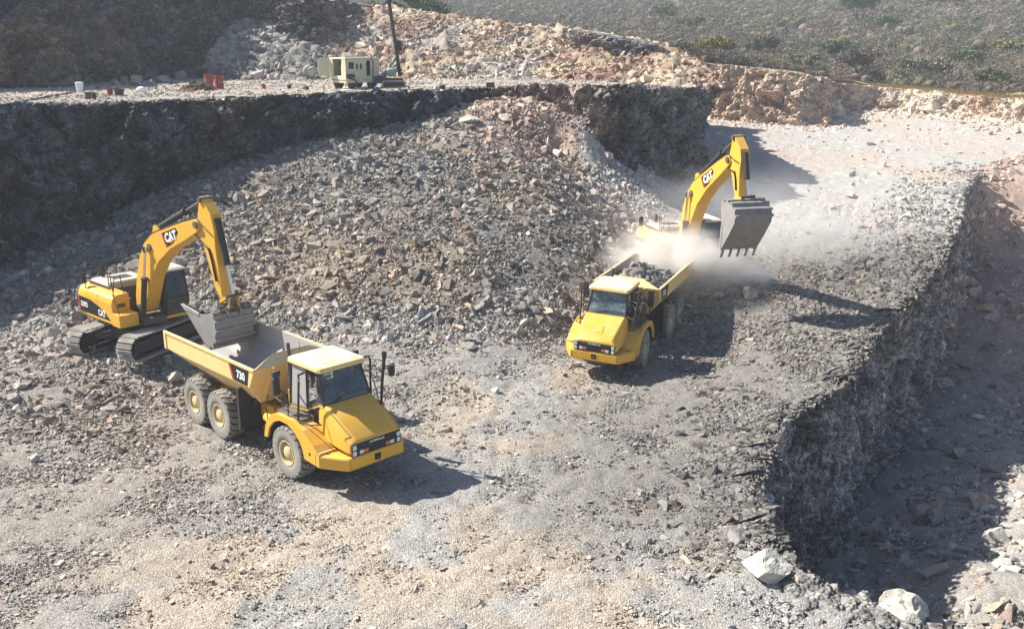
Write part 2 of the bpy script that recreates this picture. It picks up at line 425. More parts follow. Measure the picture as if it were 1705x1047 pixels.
w2top = []
for p, zt, ba in zip(w2base[:-1], (20, 20, 20, 20, 19.5, 18.5), (3, 4, 5, 5, 5, 5)):
    w2top.append(np.array((p[0]-.3*ba-.9, p[1]+ba+4.2, zt)))
w2top += [at(506, -23, y=88.0), at(553, 0, y=90.8), at(584, 10, y=94), at(604, 15, y=97), at(650, 22, y=105)]
rock_strip('upper_rock_wall', w2top, lambda T: np.full(len(T), 8.8), .2, 1, col_upper, M['cliff'], amp=1.6, batter=.42, lip=5, foot=.5, sc=(.22, .22, .3), seed=23, power=1.0)

heap = [(430, 131, 80), (530, 131, 81), (600, 134, 80), (700, 136, 78), (850, 134, 76), (1000, 136, 73), (1090, 134, 71), (1130, 138, 69), (470, 80, 85), (560, 80, 87), (640, 80, 87), (700, 80, 86), (850, 90, 83), (1000, 98, 78), (1090, 100, 75),
        (600, 14, 97), (650, 14, 97), (700, 24, 96), (775, 32, 94), (850, 43, 92), (925, 52, 89), (1000, 62, 86), (1060, 69, 83), (1110, 82, 80), (540, 20, 95), (740, 80, 85), (925, 95, 81), (1132, 110, 73)]
Hheap0 = TPS([tuple(at(a, b, y=c)) for a, b, c in heap]+[(-20, 105, 15), (-5, 106, 12.5), (8, 100, 10.5), (14, 92, 9.5), (-34, 98, 17)])
def Hheap(x, y):
    z = Hheap0(x, y)
    z = z-2.5*np.maximum(0, np.interp(x, [-30, -21, -8, 6, 13], [84, 80.5, 76, 70.5, 67])-.8-y)
    e = 16.2+.02*(y-69)*(-1)+1.2*(fbm(np.stack([x*0, y, x*0], 1), .4, 2, 3)-.5)+.3*(y > 0)
    return z-3.2*np.maximum(0, x-(e-2.0-.10*(y-69)))
sheet('blasted_rock_slope', Hheap, (-36, 19, 66, 108), lambda y: .2, lambda x, y: (y > 60) & (Hheap(x, y) > 8.5) & (x > -24) & (inpoly(x, y, bench_poly) | (Hheap(x, y) > 10)) , col_heap, M['stone'], (.6, .35), (.55, 1.3))
rock_strip('rock_outcrop', [at(940, 50, y=84), at(985, 60, y=80.5), at(1040, 67, y=78), at(1095, 76, y=76.5), at(1122, 84, y=77), at(1134, 96, y=80), at(1137, 104, y=88)], lambda T: np.full(len(T), 9.3), .16, 1, lambda V: mixc(col_dark(V), CREAM, sst(.5, .66, fbm(V, .5, 3, 77))*.8), M['cliff'], amp=1.0, batter=.28, lip=3.0, sc=(.35, .35, .4), seed=53)

# --- far end of the quarry and the bush-covered hill
A3 = [(1060, 98, 118), (1135, 103, 116), (1200, 108, 114.5), (1260, 114, 113), (1320, 121, 111), (1352, 126, 110), (1364, 131, 113), (1372, 134, 121), (1400, 139, 128), (1450, 144, 128), (1500, 148, 126), (1600, 157, 117), (1705, 166, 108), (1850, 178, 98)]
far_top = [at(a, b, y=c) for a, b, c in A3]
rock_strip('far_quarry_wall', far_top, lambda T: np.full(len(T), 3.2), .28, 1, col_farwall, M['far'], amp=.9, batter=.34, lip=3, foot=.8, sc=(.2, .2, .25), seed=33, power=1.5)
Hhill = TPS([tuple(p) for p in far_top]+[tuple(at(a, b, y=c)) for a, b, c in [(1700, 0, 300), (1400, 0, 330), (1100, 0, 340), (800, 0, 350), (500, 0, 360), (1700, 100, 170), (1400, 80, 190), (1100, 60, 210), (800, 40, 230)]]
            + [(-20, 115, 12), (0, 115, 11), (-60, 120, 14), (-200, 300, 30), (300, 300, 30), (0, 700, 75), (400, 700, 75), (-400, 700, 75), (150, 120, 9), (200, 180, 18)], .5)
def hill_keep(x, y):
    return (y > 100) & ~inpoly(x, y, [tuple(p[:2]) for p in far_top]+[(70, 60), (-5, 60), (14, 95)])
def col_hill(V):
    n = fbm(V, .05, 3, 160)
    c = mixc(np.array((.17, .14, .11)), np.array((.27, .22, .16)), n)
    d = polydist(V[:, 0], V[:, 1], [tuple(p[:2]) for p in far_top[8:]])
    return mixc(c, np.array((.50, .38, .20)), sst(5, 1.5, d))
sheet('hill', Hhill, (-160, 330, 96, 480), lambda y: 2.0 if y < 250 else 5.0, lambda x, y: hill_keep(x, y) & (abs(x) < 60+.7*y), col_hill, M['far'], (1.0, .08), (.3, .5))
# ================================================================== RUBBLE
RNG = np.random.default_rng(7)
def hull_template(seed, flat):
    r = np.random.default_rng(seed); bm = bmesh.new()
    for _ in range(11):
        p = r.uniform(-1, 1, 3); p /= max(abs(p))**.75
        bm.verts.new(tuple(p*np.array((1, .8, flat))*.55))
    bmesh.ops.convex_hull(bm, input=bm.verts)
    bmesh.ops.delete(bm, geom=[v for v in bm.verts if not v.link_faces], context='VERTS')
    bmesh.ops.triangulate(bm, faces=bm.faces)
    bm.verts.index_update()
    V = np.array([v.co[:] for v in bm.verts]); F = np.array([[v.index for v in f.verts] for f in bm.faces]); bm.free()
    return V, F
TEMPL = [hull_template(100+i, (.35, .5, .7, .9)[i % 4]) for i in range(20)]

def rotmats(n, tilt, nrm=None):
    yaw = RNG.uniform(0, 2*math.pi, n); ax = RNG.uniform(0, 2*math.pi, n); t = np.abs(RNG.normal(0, 1, n))*tilt
    c, s = np.cos(yaw), np.sin(yaw); z = np.zeros(n); o = np.ones(n)
    Rz = np.stack([np.stack([c, -s, z], 1), np.stack([s, c, z], 1), np.stack([z, z, o], 1)], 1)
    u = np.stack([np.cos(ax), np.sin(ax), z], 1); K = np.zeros((n, 3, 3))
    K[:, 0, 2] = u[:, 1]; K[:, 1, 2] = -u[:, 0]; K[:, 2, 0] = -u[:, 1]; K[:, 2, 1] = u[:, 0]
    R = np.eye(3)[None]+np.sin(t)[:, None, None]*K+(1-np.cos(t))[:, None, None]*(K@K)
    R = R@Rz
    if nrm is not None:
        a = np.cross(np.array((0, 0, 1.)), nrm); cc = nrm[:, 2]; K = np.zeros((n, 3, 3))
        K[:, 0, 1] = -a[:, 2]; K[:, 0, 2] = a[:, 1]; K[:, 1, 0] = a[:, 2]; K[:, 1, 2] = -a[:, 0]; K[:, 2, 0] = -a[:, 1]; K[:, 2, 1] = a[:, 0]
        R = (np.eye(3)[None]+K+(K@K)/(1+cc)[:, None, None])@R
    return R

def bake_stones(name, P, S, R, C, m, label=None, cat=None):
    Vs, Fs, Cs = [], [], []; off = 0; k = RNG.integers(0, len(TEMPL), len(P))
    for t, (TV, TF) in enumerate(TEMPL):
        q = np.where(k == t)[0]
        if not len(q): continue
        st = S[q][:, None]*RNG.uniform(.75, 1.25, (len(q), 3))
        v = np.einsum('nij,nvj->nvi', R[q], TV[None]*st[:, None])+P[q][:, None]
        Vs.append(v.reshape(-1, 3)); nv = len(TV)
        Fs.append((TF[None]+(np.arange(len(q))*nv)[:, None, None]).reshape(-1, 3)+off); off += len(q)*nv
        Cs.append(np.repeat(C[q], nv, 0))
    o = mesh_np(name, np.concatenate(Vs), np.concatenate(Fs), np.concatenate(Cs), m)
    tag(o, label, cat, kind='stuff')
    return o

def infrustum(x, y, z, mg=1.12):
    yc = y*math.cos(PITCH)-(z-CAMH)*math.sin(PITCH); u = x/np.maximum(yc, .1)*FPX; v = (y*math.sin(PITCH)+(z-CAMH)*math.cos(PITCH))/np.maximum(yc, .1)*FPX
    return (yc > 1) & (abs(u) < 852*mg+30) & (v < 523*mg) & (v > -523*mg-40)

def scatter(name, H, bbox, keep, n, dens, smin, smax, colf, label, m=None, alpha=2.2, tilt=.5, sink=.15, lod=.0021, jit=.22, cat='rubble'):
    """n candidate stones; dens(x,y) in 0..1; sizes pareto between smin and smax, never finer than the distance can show"""
    x0, x1, y0, y1 = bbox
    # draw nearer ground more densely: stones get finer there
    w = RNG.uniform(0, 1, n); g = 1.6
    y = (y0**(1-g)+w*(y1**(1-g)-y0**(1-g)))**(1/(1-g)); x = RNG.uniform(x0, x1, n)
    k = keep(x, y) & (RNG.uniform(0, 1, n) < dens(x, y)); x, y = x[k], y[k]
    z = H(x, y); k = infrustum(x, y, z); x, y, z = x[k], y[k], z[k]; n = len(x)
    e = .25; nx = -(H(x+e, y)-H(x-e, y))/(2*e); ny = -(H(x, y+e)-H(x, y-e))/(2*e)
    nr = np.stack([nx, ny, np.ones(n)], 1); nr /= np.linalg.norm(nr, axis=1)[:, None]
    lo = np.maximum(smin, lod*np.hypot(x, y)*1.1)
    S = np.minimum(lo*RNG.pareto(alpha, n)+lo, smax*RNG.uniform(.7, 1.1, n))
    V = np.stack([x, y, z], 1); P = np.stack([x, y, 0*x], 1)
    C = colf(V)*1.0
    br = 1+RNG.normal(0, jit, n); hue = RNG.uniform(0, 1, n)
    C = C*np.clip(br, .45, 1.7)[:, None]
    C[hue < .12] *= np.array((1.12, .98, .84)); C[(hue > .12) & (hue < .2)] *= np.array((1.12, .93, .88)); C[hue > .85] *= np.array((.88, .93, .98)); C[(hue > .75) & (hue < .80)] *= 1.35
    C = np.clip(C*1.12, .03, .75)
    V[:, 2] += S*(.12-sink)
    print(name, n)
    return bake_stones(name, V, S, rotmats(n, tilt, nr), C, m or M['stone'], label, cat)

not_pit = lambda x, y: ~inpoly(x, y, pit_poly) & ~inpoly(x, y, bench_poly)
pile_m = lambda x, y: (y > 34) & (x < 9)
def d_floor(x, y):
    P = np.stack([x, y, 0*x], 1)
    d = np.minimum(polydist(x, y, road), polydist(x, y, road2))
    a = .35+.65*sst(.35, .6, fbm(P, .5, 3, 170))
    a = a*(1-.75*sst(3.2, 1.2, d)*sst(.45, .58, fbm(P, .5, 4, 70)))
    a = a*(1-.35*sst(4.5, 2., d)*(y < 38))
    a = np.where((y > 44) & (x > 9), a*(.12+.88*sst(51, 46, y+.25*(x-12)))+.9*np.exp(-((x-19.5)**2/14+(y-66)**2/12)), a)
    return a
def d_pile(x, y):
    z = Hfloor(x, y); P = np.stack([x, y, 0*x], 1)
    a = sst(.25, .8, z)*(.45+.55*sst(.4, .6, fbm(P, .3, 3, 175)))
    a = np.where(sst(.5, .65, fbm(P, .22, 3, 77)) > .4, a*.6, a)
    return a
scatter('gravel_stones', Hfloor, (-22, 30, 15, 60), not_pit, 460000, lambda x, y: d_floor(x, y)*~(pile_m(x, y) & (Hfloor(x, y) > .4)), .036, .19, col_floor, 'grey crushed rock fragments strewn over the quarry floor', alpha=3.1, tilt=.28, sink=.12, lod=.00135, jit=.22)
scatter('muck_pile_rubble', Hfloor, (-34, 14, 33, 66), lambda x, y: not_pit(x, y) & pile_m(x, y), 380000, d_pile, .09, .65, col_floor, 'broken grey rock rubble covering the big muck pile', alpha=3.0, tilt=.75, sink=.12, lod=.0019, jit=.30)
def d_ridge(x, y):
    d = polydist(x, y, [tuple(p[:2]) for p in pit_line])
    return sst(4.2, .6, d-.03*(y-20))*(y > 20)*sst(80, 55, y)
scatter('edge_rubble', Hfloor, (2, 45, 19, 75), lambda x, y: ~inpoly(x, y, bench_poly) & (~inpoly(x, y, pit_poly) | (polydist(x, y, [tuple(p[:2]) for p in pit_line]) < .45)), 120000, d_ridge, .06, .42, lambda V: col_floor(V)*.72, 'dark shale fragments along the rim of the lower pit', alpha=2.6, tilt=.6)
def d_mound(x, y):
    a = np.exp(-((x+13.5)**2/60+(y-33.5)**2/14))+np.exp(-((x-11)**2/50+(y-43)**2/28))+.7*np.exp(-((x-15)**2/26+(y-44)**2/14))+sst(-15, -20, x)*(y > 27)*.7
    return np.clip(a*1.2, 0, 1)
scatter('mound_rubble', Hfloor, (-26, 26, 25, 56), not_pit, 100000, d_mound, .09, .42, lambda V: col_floor(V)*np.array((.86, .84, .82)), 'broken slabs of rock on the mounds under the excavators', alpha=2.9, tilt=.6, sink=.1)
scatter('pit_rubble', Hpit, (8, 62, 14, 90), lambda x, y: inpoly(x, y, pit_poly), 150000, lambda x, y: .3+.7*sst(.35, .6, fbm(np.stack([x, y, 0*x], 1), .35, 3, 180)), .12, .9, col_pit, 'broken pinkish and grey rock covering the pit bottom', alpha=2.4, tilt=.6)
scatter('blasted_slope_rubble', Hheap, (-26, 18, 68, 104), lambda x, y: (Hheap(x, y) > 9.3) & (x > -25), 190000, lambda x, y: .9+0*x, .15, .95, col_heap, 'pinkish blasted rock covering the upper slope', alpha=2.6, tilt=.8, lod=.0019, jit=.32)
scatter('bench_gravel', Hb, (-45, 16, 44, 84), lambda x, y: inpoly(x, y, bench_poly), 60000, lambda x, y: .35+0*x, .09, .26, col_bench, 'pale gravel on the bench', alpha=3, tilt=.5)
scatter('far_gravel', Hfloor, (10, 75, 55, 130), lambda x, y: not_pit(x, y) & (Hfloor(x, y) > 2), 40000, lambda x, y: np.maximum(.9*sst(8, 3, polydist(x, y, [tuple(p[:2]) for p in far_top])), np.maximum(.03, sst(46, 56, x+.0*y)*.8+0*np.exp(-((x-24)**2/40+(y-74)**2/30)))), .2, .9, lambda V: mixc(PINK*1.15, CREAM*1.1, fbm(V, .4, 2, 4)), 'pale pinkish rock scattered over the far quarry floor', alpha=2.5, tilt=.6)
# ================================================================== MODELLING KIT
def paint(name, col, rough=.38, dust=.35, dcol=(.50, .43, .33), chips=True, scale=2.2, metal=0., spec=.5):
    """painted steel with dust lying on the upward faces and patchy grime"""
    m = mat(name, col, rough, metal, spec); b = m.node_tree.nodes['Principled BSDF']
    tc = N(m, 'ShaderNodeTexCoord'); g = N(m, 'ShaderNodeNewGeometry')
    n = N(m, 'ShaderNodeTexNoise', Scale=scale, Detail=9.0, Roughness=.68); L(m, tc.outputs['Object'], n.inputs['Vector'])
    n2 = N(m, 'ShaderNodeTexNoise', Scale=scale*7, Detail=6.0, Roughness=.7); L(m, tc.outputs['Object'], n2.inputs['Vector'])
    sx = N(m, 'ShaderNodeSeparateXYZ'); L(m, g.outputs['True Normal'], sx.inputs[0])
    up = N(m, 'ShaderNodeMapRange'); up.inputs[1].default_value = .1; up.inputs[2].default_value = 1.0; up.inputs[3].default_value = .25; up.inputs[4].default_value = 1.0
    L(m, sx.outputs[2], up.inputs[0])
    r = N(m, 'ShaderNodeMapRange'); r.inputs[1].default_value = .38; r.inputs[2].default_value = .72; L(m, n.outputs[0], r.inputs[0])
    f = N(m, 'ShaderNodeMath', operation='MULTIPLY'); L(m, up.outputs[0], f.inputs[0]); L(m, r.outputs[0], f.inputs[1])
    f2 = N(m, 'ShaderNodeMath', operation='MULTIPLY_ADD', use_clamp=True); f2.inputs[1].default_value = dust*1.5; f2.inputs[2].default_value = dust*.22; L(m, f.outputs[0], f2.inputs[0])
    mx = N(m, 'ShaderNodeMix', data_type='RGBA'); mx.inputs[6].default_value = (*col, 1); mx.inputs[7].default_value = (*dcol, 1)
    L(m, f2.outputs[0], mx.inputs[0])
    r2 = N(m, 'ShaderNodeMapRange'); r2.inputs[1].default_value = .60; r2.inputs[2].default_value = .72; r2.inputs[4].default_value = .55 if chips else 0; L(m, n2.outputs[0], r2.inputs[0])
    mx2 = N(m, 'ShaderNodeMix', data_type='RGBA'); L(m, mx.outputs[2], mx2.inputs[6]); mx2.inputs[7].default_value = (.16, .12, .085, 1); L(m, r2.outputs[0], mx2.inputs[0])
    L(m, mx2.outputs[2], b.inputs['Base Color'])
    rr = N(m, 'ShaderNodeMath', operation='MULTIPLY_ADD', use_clamp=True); rr.inputs[1].default_value = .9; rr.inputs[2].default_value = rough; L(m, f2.outputs[0], rr.inputs[0]); L(m, rr.outputs[0], b.inputs['Roughness'])
    bp = N(m, 'ShaderNodeBump', Distance=.006, Strength=.35); L(m, n2.outputs[0], bp.inputs['Height']); L(m, bp.outputs[0], b.inputs['Normal'])
    return m

M['yellow'] = paint('yellow_paint', (.80, .42, .016), .34, .26)
M['roof'] = paint('roof_paint', (.82, .50, .08), .4, 1.0, (.82, .75, .56))
M['bodyyellow'] = paint('dump_body_paint', (.80, .52, .14), .5, .85, (.76, .66, .45))
M['bodyin'] = paint('dump_body_inside', (.33, .33, .33), .5, .5, (.46, .44, .42))
M['boomyellow'] = paint('boom_paint', (.80, .43, .02), .38, .28)
M['tyre'] = paint('tyre_rubber', (.22, .205, .185), .9, .9, (.46, .42, .36), False)
M['tread'] = paint('tyre_tread', (.05, .048, .045), .9, .40, (.28, .25, .22), False)
M['lug'] = paint('tyre_lugs', (.17, .16, .145), .9, .8, (.42, .385, .33), False)
M['rim'] = paint('rim_paint', (.60, .46, .20), .6, .9, (.58, .50, .36))
M['dark'] = paint('dark_steel', (.022, .022, .024), .5, .16, (.3, .27, .23), False)
M['grime'] = paint('grimy_steel', (.07, .06, .05), .7, .4, (.3, .26, .2))
M['bucket'] = paint('bucket_steel', (.21, .20, .19), .55, .65, (.52, .49, .45), True, 3.)
M['track'] = paint('track_steel', (.34, .32, .28), .6, .9, (.60, .56, .49), False)
M['chrome'] = mat('cylinder_rod', (.72, .74, .78), .18, 1.0)
M['black'] = mat('black_decal', (.012, .012, .013), .5)
M['white'] = mat('white_decal', (.80, .80, .78), .5)
M['red'] = mat('red_decal', (.50, .02, .015), .5)
M['yel2'] = mat('yellow_decal', (.80, .50, .01), .5)
M['lampw'] = mat('lamp_lens', (.75, .75, .72), .15)
M['lampo'] = mat('indicator_lens', (.75, .16, .02), .25)
M['mirror'] = mat('mirror_glass', (.5, .52, .55), .08, 1.0)
M['cream'] = paint('cream_paint', (.62, .60, .42), .5, .4, (.6, .55, .42))
M['rubberhose'] = mat('hose_rubber', (.03, .028, .025), .7)
def glass(name, tint=(.6, .75, .8), film=.12, fcol=(.42, .40, .36)):
    m = bpy.data.materials.new(name); m.use_nodes = True; t = m.node_tree; t.nodes.clear()
    o = t.nodes.new('ShaderNodeOutputMaterial'); a = t.nodes.new('ShaderNodeBsdfTransparent'); a.inputs[0].default_value = (*tint, 1)
    g = t.nodes.new('ShaderNodeBsdfGlossy'); g.inputs['Roughness'].default_value = .04; g.inputs[0].default_value = (1, 1, 1, 1)
    d = t.nodes.new('ShaderNodeBsdfDiffuse'); d.inputs[0].default_value = (*fcol, 1)
    fr = t.nodes.new('ShaderNodeFresnel'); fr.inputs[0].default_value = 1.5
    ns = t.nodes.new('ShaderNodeTexNoise'); ns.inputs['Scale'].default_value = 3.0; ns.inputs['Detail'].default_value = 5
    mr = t.nodes.new('ShaderNodeMapRange'); mr.inputs[1].default_value = .4; mr.inputs[2].default_value = .8; mr.inputs[3].default_value = film*.25; mr.inputs[4].default_value = film*1.6
    m1 = t.nodes.new('ShaderNodeMixShader'); m2 = t.nodes.new('ShaderNodeMixShader')
    t.links.new(ns.outputs[0], mr.inputs[0]); t.links.new(mr.outputs[0], m1.inputs[0]); t.links.new(a.outputs[0], m1.inputs[1]); t.links.new(d.outputs[0], m1.inputs[2])
    t.links.new(fr.outputs[0], m2.inputs[0]); t.links.new(m1.outputs[0], m2.inputs[1]); t.links.new(g.outputs[0], m2.inputs[2]); t.links.new(m2.outputs[0], o.inputs[0])
    return m
M['glass'] = glass('cab_glass', (.78, .88, .90))
M['skyglass'] = glass('sky_painted_cab_glass', (.62, .80, .84), .42, (.40, .50, .52))  # bluish diffuse film: the sky's reflection painted into the windscreen colour
M['darkglass'] = glass('dark_glass', (.30, .38, .36))

class MB:
    """collects shapes, builds them as one mesh object"""
    def __init__(s): s.v = []; s.f = []
    def add(s, V, F):
        n = len(s.v); s.v += [tuple(p) for p in V]; s.f += [tuple(i+n for i in f) for f in F]; return s
    def box(s, a, b, rot=None, piv=None):
        x0, y0, z0 = [min(p, q) for p, q in zip(a, b)]; x1, y1, z1 = [max(p, q) for p, q in zip(a, b)]
        V = [Vector(p) for p in ((x0, y0, z0), (x1, y0, z0), (x1, y1, z0), (x0, y1, z0), (x0, y0, z1), (x1, y0, z1), (x1, y1, z1), (x0, y1, z1))]
        if rot is not None:
            c = Vector(piv) if piv else Vector(((x0+x1)/2, (y0+y1)/2, (z0+z1)/2)); V = [c+rot@(p-c) for p in V]
        return s.add(V, [(0, 3, 2, 1), (4, 5, 6, 7), (0, 1, 5, 4), (1, 2, 6, 5), (2, 3, 7, 6), (3, 0, 4, 7)])
    def hexa(s, P):
        return s.add(P, [(0, 3, 2, 1), (4, 5, 6, 7), (0, 1, 5, 4), (1, 2, 6, 5), (2, 3, 7, 6), (3, 0, 4, 7)])
    def prism(s, prof, y0, y1, ax='y'):
        """prof in (x,z) extruded along y (ax='y'); (y,z) along x; (x,y) along z"""
        def mk(p, t): return {'y': (p[0], t, p[1]), 'x': (t, p[0], p[1]), 'z': (p[0], p[1], t)}[ax]
        n = len(prof); V = [mk(p, y0) for p in prof]+[mk(p, y1) for p in prof]
        F = [tuple(range(n)), tuple(range(2*n-1, n-1, -1))]+[(i, i+n, (i+1) % n+n, (i+1) % n) for i in range(n)]
        return s.add(V, F)
    def loft(s, rings, cap=True, close=True):
        n = len(rings[0]); V = [p for r in rings for p in r]; F = []
        for k in range(len(rings)-1):
            for i in range(n if close else n-1): F.append((k*n+i, k*n+(i+1) % n, (k+1)*n+(i+1) % n, (k+1)*n+i))
        if cap in (True, 'a'): F.append(tuple(range(n-1, -1, -1)))
        if cap in (True, 'b'): F.append(tuple(range((len(rings)-1)*n, len(rings)*n)))
        return s.add(V, F)
    def tube(s, pts, r, n=8, cap=True):
        P = [Vector(p) for p in pts]; R = r if isinstance(r, (list, tuple)) else [r]*len(P); rings = []; u = None
        for i, p in enumerate(P):
            d = ((P[min(i+1, len(P)-1)]-P[max(i-1, 0)])).normalized()
            if u is None: u = d.orthogonal().normalized()
            u = (u-d*u.dot(d)).normalized(); w = d.cross(u)
            rings.append([p+R[i]*(math.cos(2*math.pi*k/n)*u+math.sin(2*math.pi*k/n)*w) for k in range(n)])
        return s.loft(rings, cap)
    def cyl(s, a, b, r, n=16, r2=None): return s.tube([a, b], [r, r if r2 is None else r2], n)
    def lathe(s, prof, c, ax='y', n=28, capl=False):
        """prof list of (radius, along-axis); open or closed at the ends"""
        rings = []
        for r, t in prof:
            ring = []
            for k in range(n):
                a = 2*math.pi*k/n; ca, sa = r*math.cos(a), r*math.sin(a)
                ring.append({'y': (c[0]+ca, c[1]+t, c[2]+sa), 'z': (c[0]+ca, c[1]+sa, c[2]+t), 'x': (c[0]+t, c[1]+ca, c[2]+sa)}[ax])
            rings.append(ring)
        return s.loft(rings, True if capl or (prof[0][0] < .05 and prof[-1][0] < .05) else 'a' if prof[0][0] < .05 else 'b' if prof[-1][0] < .05 else False)
    def build(s, name, m, parent=None, bevel=0, smooth=None, mods=None):
        me = bpy.data.meshes.new(name); me.from_pydata([tuple(v) for v in s.v], [], s.f); me.update()
        bm = bmesh.new(); bm.from_mesh(me); bmesh.ops.remove_doubles(bm, verts=bm.verts, dist=1e-5); bmesh.ops.recalc_face_normals(bm, faces=bm.faces)
        if smooth:
            for f in bm.faces: f.smooth = True
            for e in bm.edges:
                if len(e.link_faces) == 2 and e.calc_face_angle(0) > rad(smooth): e.smooth = False
        bm.to_mesh(me); bm.free()
        me.materials.append(m)
        o = bpy.data.objects.new(name, me); COL.objects.link(o)
        if parent: o.parent = parent
        if bevel:
            b = o.modifiers.new('bevel', 'BEVEL'); b.width = bevel; b.segments = 2; b.limit_method = 'ANGLE'; b.angle_limit = rad(35)
        return o

def empty(name, loc, rz=0, rx=0, ry=0, scale=1):
    o = bpy.data.objects.new(name, None); COL.objects.link(o); o.location = loc; o.rotation_euler = (rx, ry, rz); o.scale = (scale,)*3
    o.empty_display_size = .3
    return o

def copy_tree(o, parent=None):
    c = o.copy(); COL.objects.link(c)
    if parent:
        c.parent = parent; c.matrix_parent_inverse = o.matrix_parent_inverse.copy()
    for ch in list(o.children): copy_tree(ch, c)
    return c

def text_mesh(s, size, extrude=.004, bold=.0, shear=0):
    cu = bpy.data.curves.new('lettering', 'FONT'); cu.body = s; cu.size = size; cu.extrude = extrude; cu.offset = bold; cu.shear = shear
    cu.align_x = 'CENTER'; cu.align_y = 'CENTER'
    o = bpy.data.objects.new('lettering', cu); COL.objects.link(o)
    dg = bpy.context.evaluated_depsgraph_get(); me = bpy.data.meshes.new_from_object(o.evaluated_get(dg))
    COL.objects.unlink(o); bpy.data.objects.remove(o)
    return me
def lettering(name, s, size, m, parent, loc, xdir, updir, bold=.0, shear=0, stretch=1.0):
    me = text_mesh(s, size, .003, bold, shear); me.materials.append(m)
    o = bpy.data.objects.new(name, me); COL.objects.link(o); o.parent = parent
    x = Vector(xdir).normalized(); u = Vector(updir); u = (u-x*u.dot(x)).normalized(); z = x.cross(u)
    o.matrix_local = Matrix((( x.x*stretch, u.x, z.x, loc[0]), (x.y*stretch, u.y, z.y, loc[1]), (x.z*stretch, u.z, z.z, loc[2]), (0, 0, 0, 1)))
    return o

# ------------------------------------------------------------------ wheels
def tyre_wheel(parent, x, y, z, r=.81, w=.58, side=1, steer=0):
    """side=+1: the outer face points to +y"""
    wh = empty('wheel', (x, y, z), rz=steer); wh.parent = parent
    t = MB()
    h = w/2; prof = [(.36, -h*.75), (.42, -h*.98), (.58, -h*1.02), (.72, -h*.97), (r-.075, -h*.86), (r-.085, -h*.8), (r-.085, h*.8), (r-.075, h*.86), (.72, h*.97), (.58, h*1.02), (.42, h*.98), (.36, h*.75)]
    t.lathe(prof, (0, 0, 0), 'y', 40)
    t.build('tyre', M['tyre'], wh, smooth=50)
    t = MB(); t.lathe([(r-.10, -h*.84), (r-.068, -h*.82), (r-.068, h*.82), (r-.10, h*.84)], (0, 0, 0), 'y', 40); t.build('tread_base', M['tread'], wh, smooth=50)
    g = MB(); n = 22
    for k in range(n):
        for sd in (-1, 1):
            a = 2*math.pi*(k+(.5 if sd > 0 else 0))/n; da = 2*math.pi/n*.36
            def pt(aa, rr, yy): return (rr*math.cos(aa), yy*sd, rr*math.sin(aa))
            for (y0, y1, s0, s1) in ((.015, h*.52, -.10, .0), (h*.56, h*.90, .0, .10)):
                r1 = r; r0 = r-.065; r1o = r-.0 if y1 < h*.6 else r-.02
                P = [pt(a-da+s0*.3, r0, y0), pt(a+da+s0*.3, r0, y0), pt(a+da+s1, r0, y1), pt(a-da+s1, r0, y1), pt(a-da+s0*.3, r1, y0), pt(a+da+s0*.3, r1, y0), pt(a+da+s1, r1o, y1), pt(a-da+s1, r1o, y1)]
                g.hexa(P)
            # shoulder lug running down the sidewall
            P = [pt(a-da+.1, r-.16, h*.88), pt(a+da+.1, r-.16, h*.88), pt(a+da+.1, r-.16, h*.99), pt(a-da+.1, r-.16, h*.99), pt(a-da+.1, r-.022, h*.88), pt(a+da+.1, r-.022, h*.88), pt(a+da+.1, r-.06, h*.985), pt(a-da+.1, r-.06, h*.985)]
            g.hexa(P)
    g.build('tread', M['lug'], wh)
    m = MB(); s = side
    m.lathe([(.39, s*h*.98), (.385, s*h*1.0), (.345, s*h*.98), (.33, s*h*.5), (.30, s*h*.42), (.30, s*h*.40), (.27, s*h*.55), (.20, s*h*.62), (.19, s*h*.86), (.16, s*h*.93), (.001, s*h*.95)], (0, 0, 0), 'y', 28)
    b = m
    for k in range(12):
        a = 2*math.pi*k/12; b.cyl((.245*math.cos(a), s*h*.50, .245*math.sin(a)), (.245*math.cos(a), s*h*.72, .245*math.sin(a)), .022, 6)
    m.build('rim', M['rim'], wh, smooth=35)
    return wh

# ------------------------------------------------------------------ seated driver
def skin_body(name, J, E, m, parent=None, sub=2):
    me = bpy.data.meshes.new(name); me.from_pydata([j[0] for j in J], E, []); me.update()
    o = bpy.data.objects.new(name, me); COL.objects.link(o); me.materials.append(m)
    if parent: o.parent = parent
    sk = o.modifiers.new('skin', 'SKIN'); sk.use_smooth_shade = True
    sd = o.modifiers.new('sub', 'SUBSURF'); sd.levels = sub; sd.render_levels = sub
    if not me.skin_vertices: me.attributes.new('x', 'FLOAT', 'POINT')
    return o

def swept(mb, pts, radii, n=10):
    """smooth limb: catmull-rom through joints with tapering radii"""
    P = [Vector(p) for p in pts]; R = list(radii); Q = []; S = []
    for i in range(len(P)-1):
        p0, p1, p2, p3 = P[max(i-1, 0)], P[i], P[i+1], P[min(i+2, len(P)-1)]
        for k in range(4):
            t = k/4; a = .5*((2*p1)+(p2-p0)*t+(2*p0-5*p1+4*p2-p3)*t*t+(3*p1-p0-3*p2+p3)*t**3); Q.append(a); S.append(R[i]*(1-t)+R[i+1]*t)
    Q.append(P[-1]); S.append(R[-1]); mb.tube(Q, S, n)
M['skin'] = mat('skin', (.30, .16, .10), .6)
M['shirtw'] = mat('white_shirt', (.72, .72, .70), .9)
M['shirtd'] = mat('dark_shirt', (.07, .055, .06), .9)
M['trouser'] = mat('blue_trousers', (.04, .05, .09), .9)
M['hair'] = mat('black_hair', (.012, .01, .009), .7)
